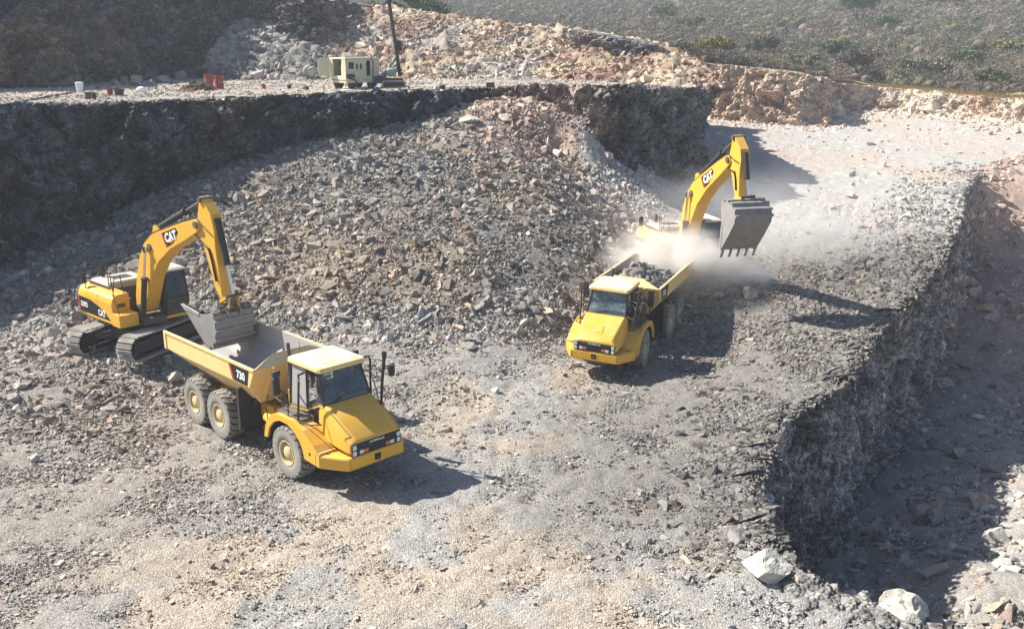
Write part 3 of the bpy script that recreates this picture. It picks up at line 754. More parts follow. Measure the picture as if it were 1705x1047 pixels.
def driver(pos, rz, shirt, label, left_fwd=.42, right_fwd=.45):
    """seated figure: hips at the origin, facing +x, hands on a wheel in front"""
    p = empty('person', pos, rz); tag(p, label, 'person')
    b = MB()   # one continuous body voxel-joined from overlapping limbs
    swept(b, [(0, 0, -.02), (-.02, 0, .12), (-.04, 0, .28), (-.03, 0, .42), (-.01, 0, .50), (.0, 0, .56), (.015, 0, .62)], [.15, .145, .155, .15, .085, .058, .058], 14)
    b.lathe([(.02, -.125), (.055, -.115), (.075, -.07), (.088, 0), (.085, .05), (.06, .10), (.02, .125)], (.035, 0, .73), 'z', 14)
    b.tube([(.115, 0, .74), (.145, 0, .705), (.12, 0, .695)], [.012, .018, .01], 6)                      # nose
    b.tube([(.105, -.028, .672), (.112, 0, .670), (.105, .028, .672)], [.010, .012, .010], 6)             # mouth
    for s in (-1, 1):
        b.tube([(.02, s*.085, .70), (.015, s*.095, .735), (.02, s*.085, .765)], [.012, .02, .012], 6)     # ear
        f = right_fwd if s < 0 else left_fwd
        swept(b, [(-.02, s*.10, .44), (-.02, s*.20, .43), (.06, s*.25, .20), (f-.10, s*.17, .25), (f, s*.14, .30), (f+.05, s*.13, .31)], [.07, .062, .048, .038, .028, .036], 10)
        for k in range(4):                                                                               # fingers curl over the rim
            yy = s*(.10+.022*k); swept(b, [(f+.06, yy, .325), (f+.10, yy, .33-.004*k), (f+.125, yy, .305), (f+.11, yy, .28)], [.010, .010, .009, .007], 6)
        swept(b, [(f+.03, s*.10, .31), (f+.06, s*.075, .30), (f+.09, s*.07, .285)], [.013, .011, .008], 6)
        swept(b, [(0, s*.09, .0), (.20, s*.12, .03), (.42, s*.15, .04), (.46, s*.15, -.02), (.52, s*.15, -.22), (.55, s*.15, -.38)], [.095, .085, .062, .06, .048, .04], 10)
        swept(b, [(.52, s*.15, -.39), (.60, s*.16, -.42), (.70, s*.165, -.43)], [.045, .045, .035], 8)
    o = b.build('body', M['skin'], p)
    r = o.modifiers.new('join', 'REMESH'); r.mode = 'VOXEL'; r.voxel_size = .012; r.use_smooth_shade = True
    c = MB()   # shirt over torso and upper arms
    swept(c, [(0, 0, .0), (-.02, 0, .12), (-.04, 0, .28), (-.03, 0, .43), (-.01, 0, .50)], [.163, .160, .170, .168, .095], 14)
    for s in (-1, 1):
        f = right_fwd if s < 0 else left_fwd
        swept(c, [(-.02, s*.10, .44), (-.02, s*.20, .43), (.03, s*.24, .28), (.08, s*.248, .205)], [.085, .078, .066, .062], 10)
    c.build('shirt', shirt, p, smooth=60)
    t = MB()
    for s in (-1, 1): swept(t, [(-.04, s*.07, .0), (.20, s*.12, .03), (.42, s*.15, .045), (.47, s*.15, -.03), (.52, s*.15, -.22), (.55, s*.15, -.36)], [.112, .10, .078, .074, .062, .055], 10)
    t.build('trousers', M['trouser'], p, smooth=60)
    h = MB(); h.lathe([(.092, -.01), (.096, .04), (.085, .09), (.05, .125), (.004, .137)], (.018, 0, .735), 'z', 14); h.build('hair', M['hair'], p, smooth=60)
    return p

def flatten(root):
    """thing > part > sub-part and no deeper"""
    def lift(o, newp):
        m = o.matrix_basis.copy(); p = o.parent
        while p is not newp: m = p.matrix_basis @ m; p = p.parent
        o.parent = newp; o.matrix_basis = m
    def allc(o):
        r = []
        for c in o.children: r += [c]+allc(c)
        return r
    for o in allc(root):
        ch = [o]
        while ch[-1].parent is not None: ch.append(ch[-1].parent)
        if len(ch) > 3: lift(o, ch[-2])
# ================================================================== ARTICULATED DUMP TRUCK
# origin: on the ground below the front axle, x forward, y left
def dump_truck(pos, rz, ry, rx, label, rear_turn=0, steer=0, glassm='glass', number='730'):
    T = empty('dump_truck', pos, rz, rx, ry); tag(T, label, 'dump truck', 'articulated dump trucks in the quarry')
    Y, D = M['yellow'], M['dark']
    # --- front module
    b = MB(); b.box((-1.3, -.42, .62), (2.1, .42, 1.05)); b.box((-.16, -1.15, .62), (.16, 1.15, .95)); b.box((-1.9, -.3, .7), (-1.2, .3, 1.25)); b.cyl((-1.75, 0, .55), (-1.75, 0, 1.5), .2, 14)
    b.build('front_chassis', M['grime'], T, .02)
    # hood: crease lines from the windscreen base to the grille
    b = MB()
    def ring(x, zt, wt, zc, wc, zb, wb): return [(x, -wb, zb), (x, -wc, zc), (x, -wt, zt), (x, wt, zt), (x, wc, zc), (x, wb, zb)]
    b.loft([ring(.95, 2.44, .78, 2.20, .86, 1.45, .90), ring(1.25, 2.40, .80, 2.12, .88, 1.42, .92), ring(1.85, 2.10, .74, 1.86, .88, 1.38, .93), ring(2.36, 1.74, .64, 1.62, .84, 1.33, .90), ring(2.44, 1.66, .62, 1.60, .80, 1.32, .86)])
    hood = b.build('hood', Y, T, .035, smooth=40)
    v = MB(); ang = -math.atan2(.36, .51)
    rotv = Euler((0, -ang, 0)).to_matrix()
    v.box((1.78, -.10, 2.02), (2.12, .17, 2.05), rotv); v.build('hood_vent', Y, hood, .008)
    v = MB()
    for k in range(3): v.box((1.80+.10*k, -.075, 2.086-.0705*k), (1.865+.10*k, .145, 2.092-.0705*k), rotv)
    v.build('vent_slots', D, hood)
    # grille
    g = MB(); g.box((2.34, -.82, 1.24), (2.47, .82, 1.60)); gr = g.build('grille', D, T, .01)
    g = MB()
    for k in range(4): g.box((2.47, -.66, 1.27+.082*k), (2.495, .66, 1.305+.082*k))
    g.build('grille_bars', D, gr)
    lettering('grille_lettering', 'CATERPILLAR', .085, M['white'], gr, (2.50, 0, 1.555), (0, 1, 0), (0, 0, 1), .002)
    for s in (-1, 1):
        h = MB(); h.box((2.40, s*.68, 1.25), (2.49, s*.84, 1.60)); hl = h.build('headlight', D, T, .008)
        for z in (1.34, 1.51):
            h = MB(); h.box((2.485, s*.70, z-.065), (2.50, s*.82, z+.065)); h.build('lens', M['lampw'], hl, .01)
        h = MB(); h.box((2.485, s*.30, 1.30), (2.505, s*.44, 1.40)); h.build('indicator', M['lampo'], T, .005)
        h = MB(); h.box((2.485, s*.46, 1.30), (2.505, s*.60, 1.40)); h.build('marker_lamp', M['lampw'], T, .005)
    # bumper with chamfered wings
    b = MB(); top = [(1.65, -1.42), (1.65, -1.40), (2.45, -.98), (2.52, -.90), (2.52, .90), (2.45, .98), (1.65, 1.40), (1.65, 1.42), (1.55, 1.42), (1.55, -1.42)]
    top = [(1.55, -1.42), (1.72, -1.42), (2.40, -1.02), (2.50, -.94), (2.50, .94), (2.40, 1.02), (1.72, 1.42), (1.55, 1.42)]
    b.loft([[(x*.985, y, .86) for x, y in top], [(x, y, .90) for x, y in top], [(x, y, 1.19) for x, y in top], [(x*.99, y*.985, 1.24) for x, y in top]])
    bump = b.build('bumper', Y, T, .02)
    b = MB(); b.box((2.49, -.10, .97), (2.512, .11, 1.15)); b.build('tow_recess', M['black'], bump)
    b = MB(); b.cyl((2.50, 0, 1.0), (2.55, 0, 1.0), .045, 10); b.box((2.505, -.07, 1.05), (2.54, .07, 1.075)); b.build('tow_pin', M['grime'], bump)
    b = MB()
    for s in (-1, 1):
        for q0, q1 in (((2.40, s*.93, .90), (2.507, s*.938, 1.20)), ((1.545, s*1.424, .90), (1.56, s*1.434, 1.25)), ((1.70, s*1.10, 1.243), (1.82, s*1.22, 1.25))):
            b = MB(); b.box(q0, q1); b.build('panel_seam', M['grime'], bump)
    # fenders: outer skin with wheel arch, deck on top
    for s in (-1, 1):
        f = MB(); arch = []
        for k in range(11):
            a = rad(198-k*16.5); arch.append((-.02+.98*math.cos(a), .80+1.0*math.sin(a)))
        arch = [(max(-1.12, x), z) for x, z in arch]
        prof = [(-1.16, 1.00), (-1.04, 1.42), (-.72, 1.80), (-.35, 1.93), (.40, 1.93), (.95, 1.78), (1.45, 1.46), (1.72, 1.24), (1.72, .88), (.98, .92)]
        inner = [(.95, .98), (.90, 1.18), (.74, 1.42), (.48, 1.63), (.15, 1.74), (-.25, 1.74), (-.60, 1.60), (-.86, 1.34), (-1.0, 1.0)]
        f.prism(prof+inner, s*1.36, s*1.43)
        # top strip & front slope
        tp = prof[:8]
        for (x0, z0), (x1, z1) in zip(tp[:-1], tp[1:]):
            f.hexa([(x0, s*.86, z0-.05), (x1, s*.86, z1-.05), (x1, s*1.37, z1-.05), (x0, s*1.37, z0-.05), (x0, s*.86, z0-.001), (x1, s*.86, z1-.001), (x1, s*1.37, z1-.001), (x0, s*1.37, z0-.001)])
        f.box((1.50, s*.85, .92), (1.72, s*1.40, 1.30))
        fe = f.build('fender', Y, T, .012)
        d = MB(); d.box((-.62, s*.80, 1.932), (.62, s*1.30, 1.948)); d.build('deck_plate', M['grime'], fe)
        d = MB(); d.box((-1.22, s*.75, .80), (-1.17, s*1.40, 1.30)); d.build('mudflap', M['rubberhose'], fe)
        d = MB(); d.prism([(-1.10, 1.0), (-.93, 1.42), (-.62, 1.70), (-.25, 1.83), (.15, 1.83), (.5, 1.70), (.80, 1.48), (.96, 1.2), (.90, 1.18), (.74, 1.42), (.48, 1.63), (.15, 1.74), (-.25, 1.74), (-.60, 1.60), (-.86, 1.34), (-1.0, 1.0)], s*.80, s*1.355); d.build('wheel_arch', M['rubberhose'], fe)
        d = MB(); d.cyl((.93+.42*0, s*1.43, 1.10), (.93, s*1.436, 1.10), .03, 8)
        e = MB(); e.box((1.22, s*1.43, 1.12), (1.30, s*1.436, 1.20)); e.build('step_recess', M['black'], fe)
        # handrails on the deck
        r = MB()
        y = s*1.32
        r.tube([(-.60, y, 1.95), (-.62, y, 2.55), (-.52, y, 2.72), (-.10, y, 2.60), (.10, y, 2.40), (.08, y, 1.95)], .018, 6)
        r.tube([(-.62, y, 2.35), (.09, y, 2.25)], .015, 6)
        r.tube([(-1.05, y, 1.45), (-1.15, y, 1.9), (-.95, y, 2.35), (-.62, y, 2.42)], .018, 6)
        r.tube([(.55, y-s*.03, 1.92), (.56, y-s*.06, 2.45), (.62, y-s*.08, 3.15), (.58, y-s*.10, 3.28), (.5, y-s*.35, 3.28)], .033, 8)
        r.tube([(.60, y-s*.06, 2.75), (.95, y-s*.14, 2.35), (1.28, y-s*.28, 1.95)], .016, 6)
        r.tube([(1.30, y-s*.32, 1.93), (1.12, y-s*.06, 1.94), (.55, y, 1.94)], .02, 6)
        r.build('handrail', D, T)
        # mirrors
        mr = MB(); mr.tube([(.62, s*1.25, 3.20), (.95, s*1.42, 3.20), (1.02, s*1.5, 2.95)], .016, 6); mr.build('mirror_arm', D, T)
        mr = MB(); mr.box((-.42, s*1.28, 2.50), (-.30, s*1.50, 3.00)); mr.box((-.42, s*1.26, 3.03), (-.28, s*1.50, 3.22)); q = mr.build('wing_mirror', D, T, .03)
        mr = MB(); mr.box((-.445, s*1.30, 2.53), (-.425, s*1.48, 2.97)); mr.build('mirror_glass', M['mirror'], q)
        # ladder
        l = MB()
        for k in range(3): l.box((1.45, s*1.15, .55+.0*k), (1.50, s*1.15, .55))
    # tall front grab post with camera arm on the left side, mirror on it
    r = MB(); r.tube([(1.20, 1.16, 1.95), (1.20, 1.22, 2.6), (1.20, 1.33, 3.40)], [.04, .045, .055], 8); r.cyl((1.20, 1.33, 3.36), (1.20, 1.33, 3.54), .075, 10)
    r.tube([(1.2, 1.28, 3.0), (1.0, 1.1, 3.02), (.86, .82, 2.98)], .018, 6); r.tube([(1.2, 1.24, 2.72), (1.0, 1.1, 2.8), (.9, .85, 3.0)], .016, 6); r.tube([(.9, .80, 2.4), (.88, .86, 2.75), (.86, .80, 3.05)], .016, 6)
    r.build('grab_post', D, T)
    r = MB(); r.lathe([(.01, -.2), (.09, -.17), (.11, 0), (.09, .17), (.01, .2)], (1.28, 1.52, 2.95), 'z', 12); r.tube([(1.2, 1.3, 3.0), (1.25, 1.5, 3.0)], .014, 6); r.build('round_mirror', D, T, smooth=60)
    # --- cab: pillars, roof, glass, doors
    zt = 3.32
    F = {'bl': (1.16, .80, 2.40), 'tl': (.80, .71, zt), 'br': (-.62, .80, 1.95), 'tr': (-.55, .71, zt)}
    c = MB()
    # lower body of the cab
    c.prism([(-.62, 1.40), (1.16, 1.40), (1.16, 2.37), (.95, 2.42), (.30, 2.10), (-.62, 2.02)], -.83, -.80)
    c.prism([(-.62, 1.40), (1.16, 1.40), (1.16, 2.37), (.95, 2.42), (.30, 2.10), (-.62, 2.02)], .80, .83)
    c.box((-.66, -.83, 1.40), (-.60, .83, 2.45)); c.box((-.6, -.8, 1.40), (1.1, .8, 1.46))
    cab = c.build('cab', Y, T, .015)
    p = MB()
    for s in (-1, 1):
        p.tube([(1.16, s*.80, 2.38), (.80, s*.71, zt)], .035, 6); p.tube([(-.60, s*.80, 2.0), (-.56, s*.71, zt)], .05, 6); p.tube([(.30, s*.80, 2.1), (.22, s*.72, zt)], .035, 6)
        p.tube([(1.16, s*.80, 2.38), (.95, s*.82, 2.42), (.30, s*.82, 2.10), (-.62, s*.82, 2.02)], .022, 6)
        p.tube([(.80, s*.71, zt), (-.56, s*.71, zt)], .035, 6)
    p.tube([(1.17, -.80, 2.39), (1.17, .80, 2.39)], .035, 6); p.tube([(.80, -.71, zt-.02), (.80, .71, zt-.02)], .035, 6)
    p.build('window_frame', D, cab)
    w = MB(); w.loft([[(1.165, -.77, 2.41), (1.165, .77, 2.41), (.805, .69, 3.29), (.805, -.69, 3.29)], [(1.155, -.77, 2.41), (1.155, .77, 2.41), (.795, .69, 3.29), (.795, -.69, 3.29)]])
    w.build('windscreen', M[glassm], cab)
    for s in (-1, 1):
        w = MB(); w.loft([[(.30, s*.805, 2.12), (.95, s*.805, 2.42), (1.12, s*.80, 2.42), (.78, s*.715, 3.29), (.25, s*.725, 3.29)], [(.30, s*.80, 2.12), (.95, s*.80, 2.42), (1.12, s*.795, 2.42), (.78, s*.71, 3.29), (.25, s*.72, 3.29)]]); w.build('side_window', M['glass'], cab)
        w = MB(); w.loft([[(-.57, s*.805, 2.05), (.27, s*.805, 2.12), (.20, s*.725, 3.29), (-.54, s*.725, 3.29)], [(-.57, s*.80, 2.05), (.27, s*.80, 2.12), (.20, s*.72, 3.29), (-.54, s*.72, 3.29)]])
        if s < 0: w.build('rear_side_panel', M['bodyin'], cab)
        else: w.build('side_window', M['glass'], cab)
        dd = MB(); dd.prism([(-.58, 1.70), (.55, 1.62), (1.02, 1.92), (1.08, 2.26), (.92, 2.32), (.30, 2.02), (-.58, 1.94)], s*.83, s*.836); dk = dd.build('side_decal', M['black'], cab)
        dd = MB(); dd.prism([(-.57, 1.72), (-.40, 1.71), (-.28, 1.945), (-.56, 1.925)], s*.836, s*.839); dd.build('red_stripe', M['red'], dk)
        lettering('side_lettering', 'CAT', .30, M['white'], cab, (.42, s*.845, 1.84), (-s, 0, -.18*s if s < 0 else .0), (0, 0, 1), .012)
    w = MB(); w.box((-.60, -.68, 2.45), (-.595, .68, 3.27)); w.build('rear_window', M['glass'], cab)
    r = MB()
    def rr(x0, x1, w_, z): return [(x0, -w_, z), (x0+.1, -w_-.06, z), (x1-.1, -w_-.06, z), (x1, -w_, z), (x1, w_, z), (x1-.1, w_+.06, z), (x0+.1, w_+.06, z), (x0, w_, z)]
    r.loft([rr(-.66, .98, .74, 3.29), rr(-.68, 1.02, .77, 3.33), rr(-.66, .99, .76, 3.43), rr(-.56, .86, .66, 3.49), rr(-.45, .72, .50, 3.50)])
    roof = r.build('roof', M['roof'], cab, .012, smooth=30)
    if True:
        a = MB(); a.cyl((-.50, -.45, 3.48), (-.50, -.45, 3.85), .008, 5); a.build('aerial', D, roof)
    # interior
    i = MB(); i.box((.70, -.72, 1.9), (1.08, .72, 2.36)); i.box((.45, -.1, 1.5), (.75, .72, 1.9)); i.build('dashboard', D, cab, .04)
    i = MB(); i.box((-.45, -.26, 1.86), (.05, .26, 2.02)); i.box((-.50, -.25, 2.02), (-.34, .25, 2.68)); i.box((-.48, -.13, 2.70), (-.36, .13, 2.90)); i.box((-.35, -.2, 1.46), (-.05, .2, 1.86)); i.build('driver_seat', D, cab, .05)
    i = MB(); pts = []
    for k in range(21):
        a = 2*math.pi*k/20; pts.append((.42+.10*math.sin(a), .20*math.cos(a), 2.34+.17*math.sin(a)))
    i.tube(pts, .014, 6); i.tube([(.42, -.2, 2.34), (.42, .2, 2.34)], .012, 6); i.tube([(.42, 0, 2.34), (.75, 0, 1.95)], .025, 6); i.build('steering_wheel', D, cab)
    i = MB(); i.tube([(1.19, -.55, 2.42), (1.13, -.2, 2.52)], .012, 5); i.tube([(1.19, -.45, 2.44), (1.10, .10, 2.58)], .010, 5); i.build('wiper', D, cab)
    # behind the cab: exhaust, air intake, tanks, hoses
    e = MB(); e.cyl((-1.02, -.50, 1.5), (-1.02, -.50, 3.35), .075, 12); e.cyl((-1.02, -.50, 3.35), (-1.05, -.50, 3.72), .06, 12); e.build('exhaust_stack', M['grime'], T, smooth=40)
    e = MB(); e.box((-1.20, -.80, 1.15), (-.75, .80, 1.95)); e.cyl((-.85, -.62, 2.05), (-.85, .62, 2.05), .17, 14); e.box((-1.05, .2, 1.95), (-.72, .75, 2.5)); e.build('engine_rear_housing', M['grime'], T, .03)
    for s in (-1, 1):
        e = MB(); e.cyl((-1.75, s*.95, 1.30), (-1.0, s*1.15, 1.42), .14, 14); e.build('air_tank', Y, T, smooth=40)
    for s in (-1, 1):
        tyre_wheel(T, 0, s*1.13, .80, side=s, steer=steer)
    e = MB()
    for k in range(5):
        y = -.35+.17*k; e.tube([(-1.15, y, 1.7+.05*(k % 2)), (-1.45, y*1.2, 1.95-.08*k), (-1.75, y*.8, 1.55), (-2.1, y*.7, 1.35)], .028, 6)
    e.build('hydraulic_hoses', M['rubberhose'], T)
    # --- rear module (turned a little about the hitch)
    piv = Vector((-1.75, 0, 0))
    R = empty('rear_module', (piv.x, 0, 0), rear_turn); R.parent = T
    o = -piv.x
    b = MB()
    for s in (-1, 1): b.box((-5.3, s*.36, .95), (-.25, s*.58, 1.42)); b.box((-4.6, s*.58, 1.02), (-1.9, s*.75, 1.30))
    b.box((-.5, -.5, .8), (-.1, .5, 1.35)); b.box((-5.3, -.58, .95), (-5.1, .58, 1.42)); b.cyl((-2.32, -.95, .80), (-2.32, .95, .80), .19, 12); b.cyl((-4.02, -.95, .80), (-4.02, .95, .80), .19, 12)
    for s in (-1, 1):
        b.box((-3.45, s*.60, .72), (-2.9, s*.85, 1.0)); b.box((-4.1, s*.62, .74), (-2.2, s*.74, .90))
    b.build('rear_frame', Y, R, .02)
    for s in (-1, 1):
        for x in (-2.32, -4.02): tyre_wheel(R, x, s*1.13, .80, side=s)
        b = MB(); b.cyl((-1.2, s*.8, 1.15), (-.45, s*.85, 2.0), .11, 12); b.build('hoist_cylinder', D, R, smooth=40)
        b = MB(); b.box((-1.02, s*.62, .72), (-.97, s*1.36, 2.05)); b.box((-1.06, s*1.33, .70), (-.93, s*1.37, 2.06)); b.build('mudguard', D, R)
    # --- dump body: real sheet thickness, open top. stations along x (local to R): rear .. front
    out = []      # outer section: floor half width, floor z, knee z, top half width, top z
    xr, xf = -5.80, .05
    sec = [(-5.85, .80, 1.78, 2.28, 2.86), (-4.6, .80, 1.62, 2.27, 2.90), (-2.6, .80, 1.55, 2.30, 2.93), (-.60, .80, 1.55, 2.34, 2.95)]
    def sect(x, fw, fz, kz, tz, t=0):
        return [(x, -1.43+t, tz), (x, -1.43+t, kz+t*.4), (x, -fw+t*.5, fz+t), (x, fw-t*.5, fz+t), (x, 1.43-t, kz+t*.4), (x, 1.43-t, tz)]
    b = MB(); O = [sect(*q) for q in sec]; I = [sect(*q, t=.06) for q in sec]
    # front wall leans forward and rises to the headboard
    fo = [(.30, -1.43, 2.95), (-.05, -1.43, 2.34), (-.45, -.80, 1.62), (-.45, .80, 1.62), (-.05, 1.43, 2.34), (.30, 1.43, 2.95)]
    fi = [(.22, -1.37, 2.95), (-.12, -1.37, 2.37), (-.50, -.77, 1.68), (-.50, .77, 1.68), (-.12, 1.37, 2.37), (.22, 1.37, 2.95)]
    O.append(fo); I.append(fi)
    n = 6; V = [p for r in O for p in r]+[p for r in I for p in r]; k0 = len(O)*n; Fc = []
    for j in range(len(O)-1):
        for i_ in range(n-1):
            Fc.append((j*n+i_, j*n+i_+1, (j+1)*n+i_+1, (j+1)*n+i_)); Fc.append((k0+j*n+i_, k0+(j+1)*n+i_, k0+(j+1)*n+i_+1, k0+j*n+i_+1))
        for e_ in (0, n-1): Fc.append((j*n+e_, (j+1)*n+e_, k0+(j+1)*n+e_, k0+j*n+e_))
    for i_ in range(n-1): Fc.append((i_, k0+i_, k0+i_+1, i_+1))
    # split into inside liner and outside shell
    outer = MB(); outer.add(V, [f for f in Fc])
    body = outer.build('dump_body', M['bodyyellow'], R)
    body.data.materials.append(M['bodyin'])
    for pl in body.data.polygons:
        c_ = pl.center
        ids = [vv for vv in pl.vertices]
        P_ = [body.data.vertices[k].co for k in ids]
        ins = sum(1 for q in P_ if any((q-Vector(w_)).length < .004 for r_ in I for w_ in r_))
        if ins == len(P_): pl.material_index = 1
    # headboard polygon and canopy
    hb = MB(); hb.add([(.30, -1.43, 2.95), (.30, 1.43, 2.95), (.02, .62, 3.26), (.02, -.62, 3.26), (.24, -1.40, 2.955), (.24, 1.40, 2.955), (-.05, .60, 3.22), (-.05, -.60, 3.22)], [(0, 1, 2, 3), (4, 7, 6, 5), (0, 3, 7, 4), (3, 2, 6, 7), (2, 1, 5, 6), (0, 4, 5, 1)])
    hb.build('headboard', M['bodyyellow'], body)
    fw = MB(); fw.add([(.30, -1.43, 2.95), (.30, 1.43, 2.95), (-.05, 1.43, 2.34), (-.45, .80, 1.62), (-.45, -.80, 1.62), (-.05, -1.43, 2.34)]+[(x-.07, y*.96, z-.02) for x, y, z in [(.30, -1.43, 2.95), (.30, 1.43, 2.95), (-.05, 1.43, 2.34), (-.45, .80, 1.62), (-.45, -.80, 1.62), (-.05, -1.43, 2.34)]],
                      [(0, 1, 2, 3, 4, 5), (11, 10, 9, 8, 7, 6)]+[(i_, i_+6, (i_+1) % 6+6, (i_+1) % 6) for i_ in range(6)])
    fw.build('front_wall', M['bodyyellow'], body)
    rb = MB()
    for s in (-1, 1):
        rb.box((-5.86, s*1.40, 2.84), (.30, s*1.47, 2.97)) if False else rb.hexa([(-5.86, s*1.38, 2.80), (.30, s*1.38, 2.90), (.30, s*1.465, 2.90), (-5.86, s*1.465, 2.80), (-5.86, s*1.38, 2.885), (.30, s*1.38, 2.985), (.30, s*1.465, 2.985), (-5.86, s*1.465, 2.885)])
        rb.hexa([(-5.86, s*1.42, 2.26), (-5.70, s*1.42, 2.26), (-5.70, s*1.462, 2.26), (-5.86, s*1.462, 2.26), (-5.86, s*1.42, 2.86), (-5.70, s*1.42, 2.86), (-5.70, s*1.462, 2.86), (-5.86, s*1.462, 2.86)])
        # stiffeners on the front wall
    for y in (-.8, 0, .8): rb.hexa([(-.43, y-.03, 1.7), (-.36, y-.03, 1.7), (-.36, y+.03, 1.7), (-.43, y+.03, 1.7), (.28, y-.03, 2.93), (.36, y-.03, 2.93), (.36, y+.03, 2.93), (.28, y+.03, 2.93)])
    rb.build('side_rail', M['bodyyellow'], body, .01)
    # tail lip
    tl = MB(); tl.hexa([(-5.86, -.8, 1.76), (-5.86, .8, 1.76), (-6.10, .8, 1.95), (-6.10, -.8, 1.95), (-5.86, -.8, 1.83), (-5.86, .8, 1.83), (-6.10, .8, 2.01), (-6.10, -.8, 2.01)])
    for s in (-1, 1): tl.add([(-5.85, s*1.43, 2.30), (-5.85, s*1.43, 2.86), (-6.05, s*1.30, 2.78), (-6.05, s*1.30, 2.36), (-5.85, s*1.38, 2.30), (-5.85, s*1.38, 2.86), (-6.05, s*1.26, 2.78), (-6.05, s*1.26, 2.36)], [(0, 1, 2, 3), (7, 6, 5, 4), (0, 4, 5, 1), (1, 5, 6, 2), (2, 6, 7, 3), (3, 7, 4, 0)])
    tl.build('tail_lip', M['bodyyellow'], body)
    # black number plate decal on both sides
    for s in (-1, 1):
        d = MB(); d.prism([(-1.28, 2.84), (-.02, 2.86), (-.16, 2.36), (-1.08, 2.36)], s*1.432, s*1.437); dk = d.build('side_decal', M['black'], body)
        d = MB(); d.prism([(-1.28, 2.84), (-1.16, 2.842), (-.94, 2.36), (-1.08, 2.36)], s*1.437, s*1.440); d.build('red_stripe', M['red'], dk)
        lettering('number', number, .34, M['white'], body, (-.52, s*1.446, 2.60), (-s, 0, 0), (0, 0, 1), .012)
    for ch in list(R.children):
        ch.matrix_basis = R.matrix_basis @ ch.matrix_basis; ch.parent = T
    bpy.data.objects.remove(R)
    flatten(T)
    return T, body

TA, TAB = dump_truck((-5.55, 26.82, 0.0), rad(-45.16), 0, 0, 'yellow dump truck in front, its empty grey body under the left excavator bucket', rear_turn=rad(-1.5))
TB, TBB = dump_truck((4.14, 37.93, -.45), rad(-113.5), rad(1.2), rad(-2.0), 'yellow dump truck further back, heaped with rock, its tail in the dust cloud', rear_turn=rad(0), steer=rad(4), glassm='skyglass')
dA = Matrix.Rotation(rad(-45.16), 4, 'Z'); dB = Matrix.Rotation(rad(-113.5), 4, 'Z')
driver(Vector((-5.55, 26.82, 0))+dA@Vector((-.20, 0, 2.10)), rad(-45.16), M['shirtd'], 'driver in a dark shirt holding the wheel in the cab of the front dump truck')
driver(Vector((4.14, 37.93, -.47))+dB@Vector((-.18, 0, 2.10)), rad(-113.5), M['shirtw'], 'driver in a white shirt behind the windscreen of the dusty dump truck on the ramp')
